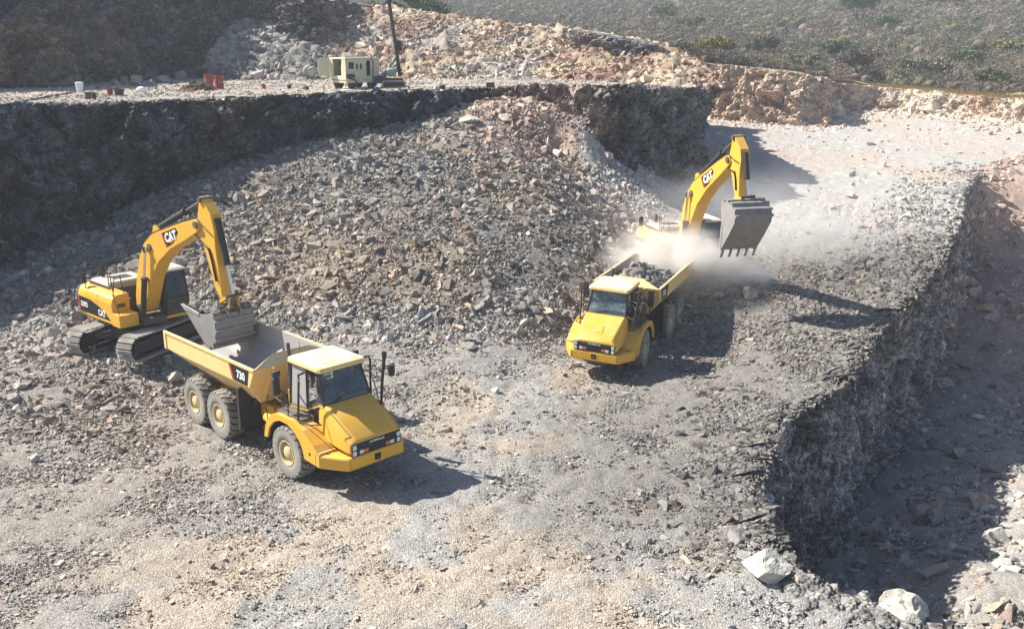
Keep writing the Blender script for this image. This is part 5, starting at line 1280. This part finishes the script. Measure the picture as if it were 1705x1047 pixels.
for k in range(4): 
    x = .30+.09*k; b.tube([q+Vector((.15, -.05, .15)), q+Vector((x+.05, -.1, .2)), q+Vector((x+.08, -.1, -.6)), q+Vector((x-.05, 0, -1.2-.1*k)), Vector((.3, .4, .9))], .02, 5)
b.build('feed_hoses', M['rubberhose'], mast)
b = MB(); b.box(p1+Vector((-.13, -.13, -.1)), p1+Vector((.15, .13, .1))); b.build('mast_head', M['dark'], mast)

# drums and pails -------------------------------------------------------
def drum(px, py, lab, rz, sc=1.0):
    o = empty('oil_drum', onb(px, py), rz, scale=sc); tag(o, lab, 'drum', 'red drums standing on the bench')
    b = MB(); b.lathe([(.285, 0), (.29, .01), (.285, .03), (.285, .28), (.298, .295), (.285, .31), (.285, .57), (.298, .585), (.285, .60), (.285, .85), (.292, .865), (.285, .88), (.27, .88), (.27, .86), (.001, .86)], (0, 0, 0), 'z', 28); b.build('barrel', M['drum'], o, smooth=40)
    b = MB(); b.cyl((.17, 0, .86), (.17, 0, .88), .035, 10); b.build('bung', M['dark'], o)
    b = MB()
    for k in range(5):
        a = rad(-150+13*k); b.hexa([(.29*math.cos(a), .29*math.sin(a), .40+.05*(k % 2)), (.29*math.cos(a+.14), .29*math.sin(a+.14), .36+.07*(k % 3)), (.291*math.cos(a+.14), .291*math.sin(a+.14), .36+.07*(k % 3)), (.291*math.cos(a), .291*math.sin(a), .40), (.29*math.cos(a), .29*math.sin(a), .56-.05*(k % 2)), (.29*math.cos(a+.14), .29*math.sin(a+.14), .52+.04*(k % 2)), (.292*math.cos(a+.14), .292*math.sin(a+.14), .52), (.292*math.cos(a), .292*math.sin(a), .56)])
    b.build('worn_patch', M['bucket'], o)
drum(348.5, 147, 'red oil drum, the left and further one of the pair by the dirt heap', .3)
drum(365.5, 149.5, 'red oil drum, the right and nearer one of the pair by the dirt heap', 1.2)

def pail(px, py, r, h, m, lab, cat='bucket', taper=.85, fill=None, name='pail', lid=False, group=None, lying=False):
    o = empty(name, onb(px, py), RNG.uniform(0, 3), rx=rad(90) if lying else 0); tag(o, lab, cat, group)
    if lying: o.location.z += r
    b = MB()
    if lid: b.lathe([(.001, 0), (r*taper, 0), (r*.98, h*.88), (r*1.05, h*.89), (r*1.05, h*.97), (r*.6, h), (.001, h)], (0, 0, 0), 'z', 20)
    else: b.lathe([(.001, 0), (r*taper, 0), (r, h), (r*1.04, h), (r*1.04, h-.02), (r*.96, h-.02), (r*taper*.95, .02), (.001, .02)], (0, 0, 0), 'z', 20)
    b.build('shell', m, o, smooth=40)
    b = MB(); pts = [(r*1.03*math.cos(a), r*.25, h*.9-.8*r*math.sin(a)*.9) for a in np.linspace(0, math.pi, 9)]; b.tube(pts, .006, 5); b.build('handle', M['dark'], o)
    if fill: b = MB(); b.lathe([(.001, h*.92), (r*.6, h*.9), (r*.93, h*.82)], (0, 0, 0), 'z', 16); b.build('contents', fill, o, smooth=60)
    return o
pail(133.5, 155.5, .23, .66, M['wplastic'], 'tall white plastic bin near the left end of the hose', 'bin', .72, lid=True, name='plastic_bin')
pail(147.5, 167, .17, .40, M['grime'], 'grey metal pail just below the white bin')
pail(157, 166, .13, .36, M['pail'], 'small dark pail to the right of the grey pail')
pail(184, 160, .17, .42, M['drum'], 'dark red pail with pale splash, left of the black tub')
pail(199, 160.5, .27, .40, M['pail'], 'wide black tub with yellow contents', 'tub', fill=M['yel2'], name='tub')
pail(439.5, 149, .12, .30, M['drum'], 'small red can standing alone right of the red drums', 'can', .97, name='can')
pail(482, 149, .14, .28, M['pail'], 'black pail between the small red can and the compressor')
pail(507, 151, .14, .25, M['grime'], 'rusty round can lying on its side left of the compressor', 'can', .98, name='can', lying=True)
pail(813, 146, .13, .30, M['pail'], 'left one of two small black pails at the foot of the pink slope', group='black pails below the blasted slope', taper=.95)
pail(820, 146, .13, .30, M['pail'], 'right one of two small black pails at the foot of the pink slope', group='black pails below the blasted slope', taper=.95)
def crate(px, py, s, m, lab, rz):
    o = empty('box', onb(px, py), rz); tag(o, lab, 'box')
    b = MB(); b.box((-s, -s*.8, 0), (s, s*.8, s*1.6)); b.build('carton', m, o, .01)
    b = MB(); b.box((-s*1.02, -.03, s*1.6), (s*1.02, .03, s*1.608)); b.box((s, -s*.82, s*1.2), (s*1.3, s*.82, s*1.58), Matrix.Rotation(rad(35), 3, 'Y')); b.build('flap', m, o)
crate(727, 149, .14, M['wplastic'], 'small white box on the bench below the blasted slope', .5)
crate(736, 148.5, .16, M['grime'], 'grey open box right of the small white box', .9)
# a draped sack, a blue bag, a white cloth
def sack(name, px, py, sx, sy, sz, m, lab, cat, seed):
    V, F = blob(seed, 3, .28, 1.6); V = V*np.array((sx, sy, sz)); V[:, 2] = np.maximum(V[:, 2], -sz*.5)
    o = mesh_np(name, V, F, None, m, smooth=True); p = onb(px, py); o.location = (p.x, p.y, p.z+sz*.45); tag(o, lab, cat); return o
def blob(seed, sub, amp, sc, cuts=0):
    bm = bmesh.new(); bmesh.ops.create_icosphere(bm, subdivisions=sub, radius=.5); V = np.array([v.co[:] for v in bm.verts]); F = np.array([[v.index for v in f.verts] for f in bm.faces]); bm.free()
    r = np.random.default_rng(seed)
    for _ in range(cuts):     # planes of fracture
        n = r.normal(size=3); n /= np.linalg.norm(n); h = r.uniform(.20, .38); d = V@n; V = V-np.maximum(0, d-h)[:, None]*n
    V = V*(1+amp*(fbm(V+seed*3.1, sc*1.4, 3, seed)-.5)[:, None]); return V, F
sack('sack', 236, 155.5, .62, .4, .42, M['wplastic'], 'crumpled white sack lying between the black tub and the dirt heap', 'sack', 5)
sack('plastic_bag', 626, 151, .17, .17, .28, M['blue'], 'blue plastic bag by the rear wheel of the compressor', 'bag', 6)
sack('cloth', 581, 151.5, .5, .25, .10, M['wplastic'], 'white cloth on the ground in front of the compressor', 'cloth', 7)
b = MB(); pts = []
for px, py in ((-30, 186), (0, 178.5), (40, 171), (80, 163), (115, 157), (141, 154)): q = onb(px, py); pts.append((q.x, q.y, q.z+.06))
b.tube(pts, .05, 8); o = b.build('hose', M['rubberhose'], None, smooth=60); tag(o, 'long dark hose lying along the bench toward the white bin', 'hose')
b = MB(); q = onb(601, 150)
for k in range(3): b.tube([(q.x+(.34+.03*k)*math.cos(a), q.y+(.34+.03*k)*math.sin(a), q.z+.05+.03*k) for a in np.linspace(0, 6.28, 20)], .03, 6)
o = b.build('hose_coil', M['greenmetal'], None, smooth=60); tag(o, 'coiled pale hose on the ground under the compressor', 'hose coil')
lump = lump_pile('dirt_heap', None, Matrix.Translation(onb(328, 152)+Vector((0, .5, -.1))), 1.5, .7, .65, 700, .05, .22, 'low heap of dark brown dirt left of the red drums', 'dirt heap')
for v in [lump.data.color_attributes['col']]:
    a = np.empty(len(v.data)*4, np.float32); v.data.foreach_get('color', a); a = a.reshape(-1, 4); a[:, :3] *= np.array((.52, .40, .32)); v.data.foreach_set('color', a.ravel())

# ================================================================== BOULDERS
def boulder(px, py, w, h, lab, col, H, y0, y1, seed, group=None, flat=1.0, rz=None, name='boulder'):
    """px, py: centre of its foot in the photograph; w, h in photograph pixels"""
    p = on(px, py, H, y0, y1); dist = math.hypot(p.y, CAMH-p.z); s = dist/FPX
    V, F = blob(seed, 4, .10, 2.0, 15); V = V/np.ptp(V, axis=0)*np.array((w*s*.96, w*s*.85, h*s*1.08*flat))
    V = V+(facet(V, (2.2/(w*s),)*3, seed, 1.2)*.07*w*s)[:, None]*V/(np.linalg.norm(V, axis=1)[:, None]+1e-6)
    C = np.tile(np.array(col), (len(V), 1)); C = C*(.85+.3*fbm(V, 3/(w*s), 3, seed))[:, None]
    C = mixc_v(C, np.array((.20, .19, .18)), sst(.55, .68, fbm(V, 4/(w*s), 3, seed+9))*.5)
    o = mesh_np(name, V, F, C, M['stone']); o.location = (p.x, p.y+.3*w*s, p.z+h*s*.36); o.rotation_euler = (0, 0, rz if rz is not None else seed*1.3)
    o.rotation_euler = (0, 0, 0)
    tag(o, lab, 'boulder', group); return o
def mixc_v(A, b, t): t = np.clip(t, 0, 1)[:, None]; return A*(1-t)+b*t
WH = (.47, .44, .38); LG = (.42, .40, .37); TN = (.50, .43, .34); PK = (.44, .35, .31); MG = (.30, .29, .28)
G1, G2, G3 = 'boulders at the foot of the upper rock wall', 'loose boulders on the lower quarry floor', 'boulders lying in the lower pit'
wall_b = [(406, 133, 13, 8, 'small cream boulder just right of the red drums', WH), (428, 133, 19, 16, 'bright cream boulder with a sunlit face, right of the small cream one', WH), (448, 133, 12, 11, 'small pinkish boulder between two bright ones at the wall foot', PK),
          (459, 133, 9, 10, 'narrow pale boulder beside the small pinkish one', LG), (482, 131, 26, 17, 'large rounded cream boulder at the middle of the wall foot', TN), (512, 132, 24, 19, 'leaning grey and cream boulder just left of the compressor', LG),
          (467, 125, 15, 19, 'shaded tall boulder behind the large rounded cream one', MG), (386, 127, 17, 16, 'two toned boulder behind the red drums on the right', TN), (352, 124, 13, 8, 'bluish grey boulder behind the red drums on the left', MG),
          (245, 124, 30, 22, 'large shaded boulder heaped highest at the left of the wall foot', MG), (192, 141, 17, 8, 'flat shaded boulder farthest left at the wall foot', LG), (207, 141, 13, 11, 'small shaded boulder second from the left at the wall foot', MG),
          (225, 141, 18, 15, 'reddish shaded boulder above the white sack', PK), (244, 141, 20, 9, 'wide low shaded boulder right of the reddish one', MG), (267, 138, 22, 11, 'wide shaded boulder nearest the dirt heap', MG), (278, 126, 18, 14, 'angular shaded boulder up against the wall', LG),
          (300, 132, 20, 13, 'shaded boulder midway between the wide one and the drums', MG), (400, 113, 12, 8, 'dark reddish boulder on top of others behind the drums', PK), (416, 118, 18, 9, 'dark boulder wedged behind the bright cream boulder', MG), (325, 122, 26, 12, 'low shaded boulder against the wall left of the drums', MG)]
for i, (px, py, w, h, lab, c) in enumerate(wall_b): boulder(px, py+1.5, w*1.2, h*1.25, lab, c, Hb, 50, 84, 40+i, G1)
fl = [(1279, 972, 82, 52, 'big whitish boulder on the near corner of the pit rim', WH), (1333, 980, 26, 24, 'small tan boulder beside the big whitish one on the rim', TN), (1517, 1039, 74, 38, 'long pale boulder on the rim at the bottom edge', WH),
      (1250, 500, 28, 26, 'tan boulder on the slope right of the dusty truck', TN), (1197, 497, 18, 12, 'small tan boulder left of the larger tan one', PK), (34, 650, 32, 16, 'pale flat slab at the far left edge', LG), (80, 667, 18, 8, 'thin pale slab right of the far left slab', LG),
      (152, 668, 24, 14, 'grey square boulder below the left excavator', MG), (177, 684, 20, 7, 'flat slab below the grey square boulder', LG), (20, 672, 26, 14, 'dark boulder low at the far left edge', MG), (288, 640, 26, 22, 'pale angular boulder behind the rear wheel of the front truck', TN),
      (270, 655, 16, 14, 'small grey boulder beside the rear wheel of the front truck', MG), (55, 770, 22, 14, 'small pale boulder on the left foreground gravel', LG), (1225, 492, 16, 12, 'grey boulder in the shade by the tan ones', MG), (1150, 545, 12, 8, 'small pale rock beside the dusty truck wheel', LG),
      (1068, 825, 16, 10, 'small pale rock alone on the central right floor', LG), (780, 208, 36, 18, 'large pale boulder on the crest of the muck pile', LG), (755, 345, 22, 16, 'tan boulder high on the middle of the muck pile', TN), (1010, 268, 16, 14, 'pinkish boulder on the right shoulder of the muck pile', PK),
      (345, 318, 16, 14, 'pale boulder at the left end of the muck pile crest', LG), (378, 415, 16, 20, 'tan slab right of the left excavator stick', TN), (412, 418, 12, 9, 'small square tan rock on the pile beside the stick', TN), (1270, 305, 22, 10, 'pale rock on the far floor left of the wheel tracks', WH), (1415, 295, 22, 10, 'tan rock on the far floor by the small rubble heap', TN),
      (1650, 225, 14, 10, 'white rock at the far right of the upper floor', WH), (1630, 218, 12, 9, 'grey rock at the far right of the upper floor', LG)]
for i, (px, py, w, h, lab, c) in enumerate(fl): boulder(px, py, w, h, lab, c, Hfloor, 17, 125, 80+i, G2)
pt = [(1534, 868, 30, 30, 'brown rounded boulder in the shaded pit bottom', PK), (1561, 870, 28, 22, 'rounded boulder right beside the brown one in the pit', LG), (1630, 852, 40, 26, 'long pinkish boulder where the pit shade ends', PK), (1608, 838, 20, 20, 'grey boulder touching the long pinkish one', LG),
      (1556, 742, 18, 18, 'single round boulder in the shaded middle of the pit', MG), (1560, 838, 20, 10, 'tan slab in the pit above the rounded pair', TN), (1470, 905, 22, 24, 'leaning grey slab low in the shaded pit', MG), (1640, 985, 34, 22, 'pinkish boulder in the sunlit part of the pit floor', PK), (1435, 945, 22, 12, 'pale slab close under the pit wall', LG)]
for i, (px, py, w, h, lab, c) in enumerate(pt): boulder(px, py, w, h, lab, c, Hpit, 17, 90, 120+i, G3)
# ================================================================== VEGETATION
def leaf_cloud(cent, rad3, n, size, col, rng, dome=True, hollow=.55):
    """n small random faces spread in an uneven dome round cent; returns V, F, C"""
    d = rng.normal(size=(n, 3)); d /= np.linalg.norm(d, axis=1)[:, None]
    if dome: d[:, 2] = np.abs(d[:, 2])*1.0-.15
    lob = 1+.35*(vnoise(d*1.0+rng.uniform(0, 50), 2.2, 3)-.5)*2
    r = (hollow+(1-hollow)*rng.uniform(0, 1, n))*lob
    P = cent+d*r[:, None]*rad3
    a = rng.normal(size=(n, 3)); a /= np.linalg.norm(a, axis=1)[:, None]; b = np.cross(a, rng.normal(size=(n, 3))); b /= np.linalg.norm(b, axis=1)[:, None]+1e-9
    s = size*rng.uniform(.5, 1.4, n)[:, None]
    V = np.stack([P-a*s, P+a*s*.6+b*s*.55, P+a*s*.2-b*s*.6], 1).reshape(-1, 3)
    F = np.arange(3*n).reshape(-1, 3)
    C = np.tile(np.asarray(col), (3*n, 1))*np.repeat(rng.uniform(.6, 1.4, n), 3)[:, None]
    return V, F, C
def leaf_mat(name):
    m = mat(name, rough=.9, spec=.1); b = m.node_tree.nodes['Principled BSDF']; a = N(m, 'ShaderNodeAttribute', attribute_name='col'); L(m, a.outputs['Color'], b.inputs['Base Color']); return m
M['leaf'] = leaf_mat('foliage'); M['bark'] = rock_mat('bark', (6, .03), (20, .01), .3)
veg = np.random.default_rng(11)
far_poly = [tuple(p[:2]) for p in far_top]+[(70, 60), (-5, 60), (14, 95)]
# dense dry bush that reads as one mass
Vs, Fs, Cs, off = [], [], [], 0
ys = []
n = 5200
w = veg.uniform(0, 1, n); yy = 108*(480/108)**w; xx = veg.uniform(-.16, .62, n)*yy*1.0
wide = polydist(xx, yy, [tuple(p[:2]) for p in far_top]); keep = (yy > 106) & ~inpoly(xx, yy, far_poly) & (wide > 2.5)
xx, yy = xx[keep], yy[keep]; zz_ = Hhill(xx, yy)
k = infrustum(xx, yy, zz_, 1.1); xx, yy, zz_ = xx[k], yy[k], zz_[k]
pal = .74*np.array([(.26, .20, .155), (.28, .225, .17), (.20, .175, .15), (.23, .215, .14), (.17, .19, .10), (.12, .15, .075), (.26, .24, .11)])
ICO = blob(1, 2, 0, 1); ICO = (ICO[0]*2, ICO[1])
for x, y, z in zip(xx, yy, zz_):
    g = fbm(np.array([[x, y, 0.]]), .02, 2, 9)[0]
    c = pal[veg.choice(7, p=(.26, .2, .2, .14, .09, .06, .05) if g < .55 else (.14, .12, .12, .18, .20, .16, .08))]
    r = veg.uniform(1.0, 2.9)*(1+.25*(y > 180))*(.75 if y < 125 else 1); h = r*veg.uniform(.65, 1.0); c = c*veg.uniform(.75, 1.25)
    nf = int(np.clip(34000/y, 110, 330)*r/1.6); s = .075*(1+y/170)
    for q in range(2):
        lc = np.array((x, y, z))+np.array((veg.normal()*r*.45, veg.normal()*r*.45, h*veg.uniform(.1, .45))); lr = r*veg.uniform(.22, .38)
        V = ICO[0]*np.array((lr, lr, lr*.8)); V = V*(1+.5*(vnoise(V+lc, 1.6/lr, 5)-.5)[:, None]); Vs.append(V+lc); Fs.append(ICO[1]+off)
        cc = c*veg.uniform(.8, 1.1)*(.8+.4*vnoise(V+lc, 3., 6))[:, None]; Cs.append(cc); off += len(V)
    V, F, C = leaf_cloud(np.array((x, y, z+h*.25)), np.array((r, r, h)), nf, s, c, veg)
    Vs.append(V); Fs.append(F+off); Cs.append(C); off += len(V)
print('bushes', len(xx), off)
o = mesh_np('hillside_bush', np.concatenate(Vs), np.concatenate(Fs), np.concatenate(Cs), M['leaf']); tag(o, 'dry grey brown thorn bush covering the hillside', 'bush', kind='stuff')
# dry grass along the top of the far wall
Vs, Cs = [], []
line = np.array([p for p in far_top[8:]]); P_, _ = resample(line, .10)
for rep in range(16):
    q = P_+veg.normal(size=P_.shape)*np.array((.3, .3, 0)); q[:, 1] += veg.uniform(.2, 3.8); q[:, 2] = Hhill(q[:, 0], q[:, 1])-.02
    l = veg.uniform(.25, .6, len(q)); d = veg.normal(size=(len(q), 2))*.12
    Vs.append(np.stack([q+np.array((-.05, 0, 0)), q+np.array((.05, 0, 0)), q+np.stack([d[:, 0], d[:, 1], l], 1)], 1).reshape(-1, 3)); Cs.append(np.tile(np.array((.50, .36, .16)), (len(q)*3, 1))*veg.uniform(.7, 1.2))
V = np.concatenate(Vs); o = mesh_np('dry_grass', V, np.arange(len(V)).reshape(-1, 3), np.concatenate(Cs), M['leaf']); tag(o, 'golden dry grass on the rim of the far quarry wall', 'grass', kind='stuff')

def tree(px, py, w, h, y, col, lab, flatc=.5, trunk=.35, seed=0, leaf=.13, H=None, dens=1.0):
    """px, py centre of the foot, w/h of the whole tree in photograph pixels, y its distance"""
    p = at(px, py, y=y); s = y/FPX; W, Ht = w*s, h*s; r = np.random.default_rng(500+seed)
    z = Hhill(p[0], p[1])[0]; base = Vector((p[0], p[1], z-.1)); lift = max(0, p[2]-z)
    Ht += lift*.5; T = empty('tree', base); tag(T, lab, 'tree', 'trees standing out on the hillside')
    b = MB(); nb = 7; tips = []
    hub = Vector((0, 0, Ht*trunk*.35)); b.tube([(0, 0, -.3), (0.02, 0, Ht*.08), hub], [W*.030+.05, W*.024+.04, W*.02+.03], 7)
    for k in range(nb):
        a = 2*math.pi*k/nb+r.uniform(-.3, .3); e = Vector((math.cos(a)*W*.30*r.uniform(.6, 1.1), math.sin(a)*W*.30*r.uniform(.6, 1.1), Ht*r.uniform(.62, .85)))
        m_ = hub.lerp(e, .5)+Vector((r.normal()*.04*W, r.normal()*.04*W, -.04*Ht)); b.tube([hub, m_, e], [W*.014+.03, W*.009+.02, .015], 5); tips.append(e)
        for q in range(3):
            e2 = e+Vector((r.normal()*W*.14, r.normal()*W*.14, Ht*r.uniform(.02, .15))); b.tube([m_.lerp(e, .6), e2], [W*.006+.015, .01], 4); tips.append(e2)
    b.build('trunk', M['bark'], T).data.color_attributes.new('col', 'FLOAT_COLOR', 'POINT')
    t = T.children[0].data.color_attributes['col']; t.data.foreach_set('color', np.tile(np.array((.16, .13, .11, 1), np.float32), len(t.data)))
    Vs, Fs, Cs, off = [], [], [], 0; n_ = int(dens*26)
    for k in range(n_):
        if k < len(tips): c = np.array(tips[k])
        else:
            a = r.uniform(0, 6.28); q = W*.42*math.sqrt(r.uniform(0, 1)); c = np.array((q*math.cos(a), q*math.sin(a), Ht*(.62+.25*(1-(q/(W*.45))**2))*r.uniform(.85, 1.05)))
        rr_ = W*r.uniform(.10, .17); V, F, C = leaf_cloud(c, np.array((rr_, rr_, rr_*flatc)), 170, leaf, np.array(col)*r.uniform(.65, 1.3), r, False, .25); Vs.append(V); Fs.append(F+off); Cs.append(C); off += len(V)
    mesh_np('crown', np.concatenate(Vs), np.concatenate(Fs), np.concatenate(Cs), M['leaf'], parent=T)
GR, OL, DG, PG = (.14, .19, .075), (.23, .21, .075), (.09, .13, .06), (.24, .225, .15)
tr_ = [(705, 30, 120, 62, 118, DG, 'broad thorn tree with bare lower limbs above the drill rig', .4), (660, 24, 70, 36, 128, GR, 'pale green tree left of the broad thorn tree', .5), (1195, 104, 72, 38, 118, OL, 'olive yellow round tree on the rim of the far wall', .6),
       (1143, 98, 46, 32, 122, PG, 'thin pale tree just left of the olive yellow one', .6), (1608, 124, 54, 34, 150, GR, 'bright green round tree on the right hillside', .7), (1340, 122, 44, 30, 130, PG, 'pale greyish green tree behind the far wall corner', .7),
       (1395, 108, 56, 40, 150, DG, 'dark green bushy tree above the far wall corner', .7), (1430, 42, 70, 50, 230, DG, 'large dark green tree high on the middle hillside', .8), (1110, 28, 50, 28, 230, GR, 'green tree at the upper left of the hillside', .7),
       (1152, 44, 36, 24, 210, OL, 'small yellow green tree at the upper left of the hillside', .7), (1475, 58, 46, 24, 220, GR, 'low green tree right of the large dark one', .6), (1580, 20, 60, 26, 270, GR, 'green tree near the upper right edge of the hillside', .6),
       (1680, 92, 50, 26, 170, OL, 'yellow green tree at the right edge of the hillside', .6), (1545, 142, 80, 42, 132, PG, 'wide pale brown tree above the dry grass strip', .7), (1650, 150, 60, 32, 124, (.13, .14, .06), 'low green tree above the right end of the dry grass', .7),
       (1430, 132, 74, 46, 134, (.17, .145, .115), 'wide grey leafless tree in the centre above the far wall', .7), (812, 36, 30, 16, 180, GR, 'small green tree beyond the crest of the blasted slope', .7), (1270, 92, 60, 30, 160, (.16, .14, .11), 'grey twiggy tree between the olive one and the dark one', .7)]
for i, (px, py, w, h, y, c, lab, fc) in enumerate(tr_): tree(px, py, w, h, y, c, lab, fc, seed=i, leaf=.10+.0008*y)

# ================================================================== DUST AND HAZE
def vol_mat(name, dens, col, noise=None):
    m = bpy.data.materials.new(name); m.use_nodes = True; t = m.node_tree; t.nodes.clear(); o = t.nodes.new('ShaderNodeOutputMaterial')
    v = t.nodes.new('ShaderNodeVolumePrincipled'); v.inputs['Color'].default_value = (*col, 1); v.inputs['Density'].default_value = dens; v.inputs['Anisotropy'].default_value = .25; t.links.new(v.outputs[0], o.inputs['Volume'])
    if noise:
        tc = t.nodes.new('ShaderNodeTexCoord'); ln = t.nodes.new('ShaderNodeVectorMath'); ln.operation = 'LENGTH'; t.links.new(tc.outputs['Object'], ln.inputs[0])
        mr = t.nodes.new('ShaderNodeMapRange'); mr.interpolation_type = 'SMOOTHSTEP'; mr.inputs[1].default_value = 1.0; mr.inputs[2].default_value = .15; t.links.new(ln.outputs['Value'], mr.inputs[0])
        n = t.nodes.new('ShaderNodeTexNoise'); n.inputs['Scale'].default_value = noise; n.inputs['Detail'].default_value = 5; n.inputs['Roughness'].default_value = .6; t.links.new(tc.outputs['Object'], n.inputs['Vector'])
        m2 = t.nodes.new('ShaderNodeMapRange'); m2.inputs[1].default_value = .40; m2.inputs[2].default_value = .68; t.links.new(n.outputs[0], m2.inputs[0])
        mu = t.nodes.new('ShaderNodeMath'); mu.operation = 'MULTIPLY'; t.links.new(mr.outputs[0], mu.inputs[0]); t.links.new(m2.outputs[0], mu.inputs[1])
        mu2 = t.nodes.new('ShaderNodeMath'); mu2.operation = 'MULTIPLY'; mu2.inputs[1].default_value = dens; t.links.new(mu.outputs[0], mu2.inputs[0]); t.links.new(mu2.outputs[0], v.inputs['Density'])
    return m
def puff(name, c, s, dens, noise, lab, rz=0):
    bm = bmesh.new(); bmesh.ops.create_icosphere(bm, subdivisions=3, radius=1.0); me = bpy.data.meshes.new(name); bm.to_mesh(me); bm.free(); me.materials.append(vol_mat(name, dens, (.985, .96, .92), noise))
    o = bpy.data.objects.new(name, me); COL.objects.link(o); o.location = c; o.scale = s; o.rotation_euler = (0, 0, rz); tag(o, lab, 'dust', kind='stuff')
puff('dust_cloud', at(1118, 434, y=45.4), (3.9, 3.1, 2.2), 4.6, 2.0, 'thick pale dust rising between the dusty truck and the right excavator')
puff('low_dust', at(1205, 452, y=46), (3.2, 2.6, 1.7), 2.4, 2.2, 'wisps of dust blown out under the raised bucket')
puff('drifting_dust', at(1240, 380, y=50), (10, 8, 4.0), .22, 1.5, 'thin dust drifting to the right of the excavator')
puff('settling_dust', at(1380, 320, y=66), (13, 11, 3.2), .06, 1.6, 'faint veil of dust over the far haul road')
bm = bmesh.new(); bmesh.ops.create_cube(bm, size=1); me = bpy.data.meshes.new('haze'); bm.to_mesh(me); bm.free(); me.materials.append(vol_mat('haze', .00065, (.80, .88, .99)))
hz = bpy.data.objects.new('haze', me); COL.objects.link(hz); hz.location = (90, 235, 24); hz.scale = (560, 540, 66); tag(hz, kind='stuff')
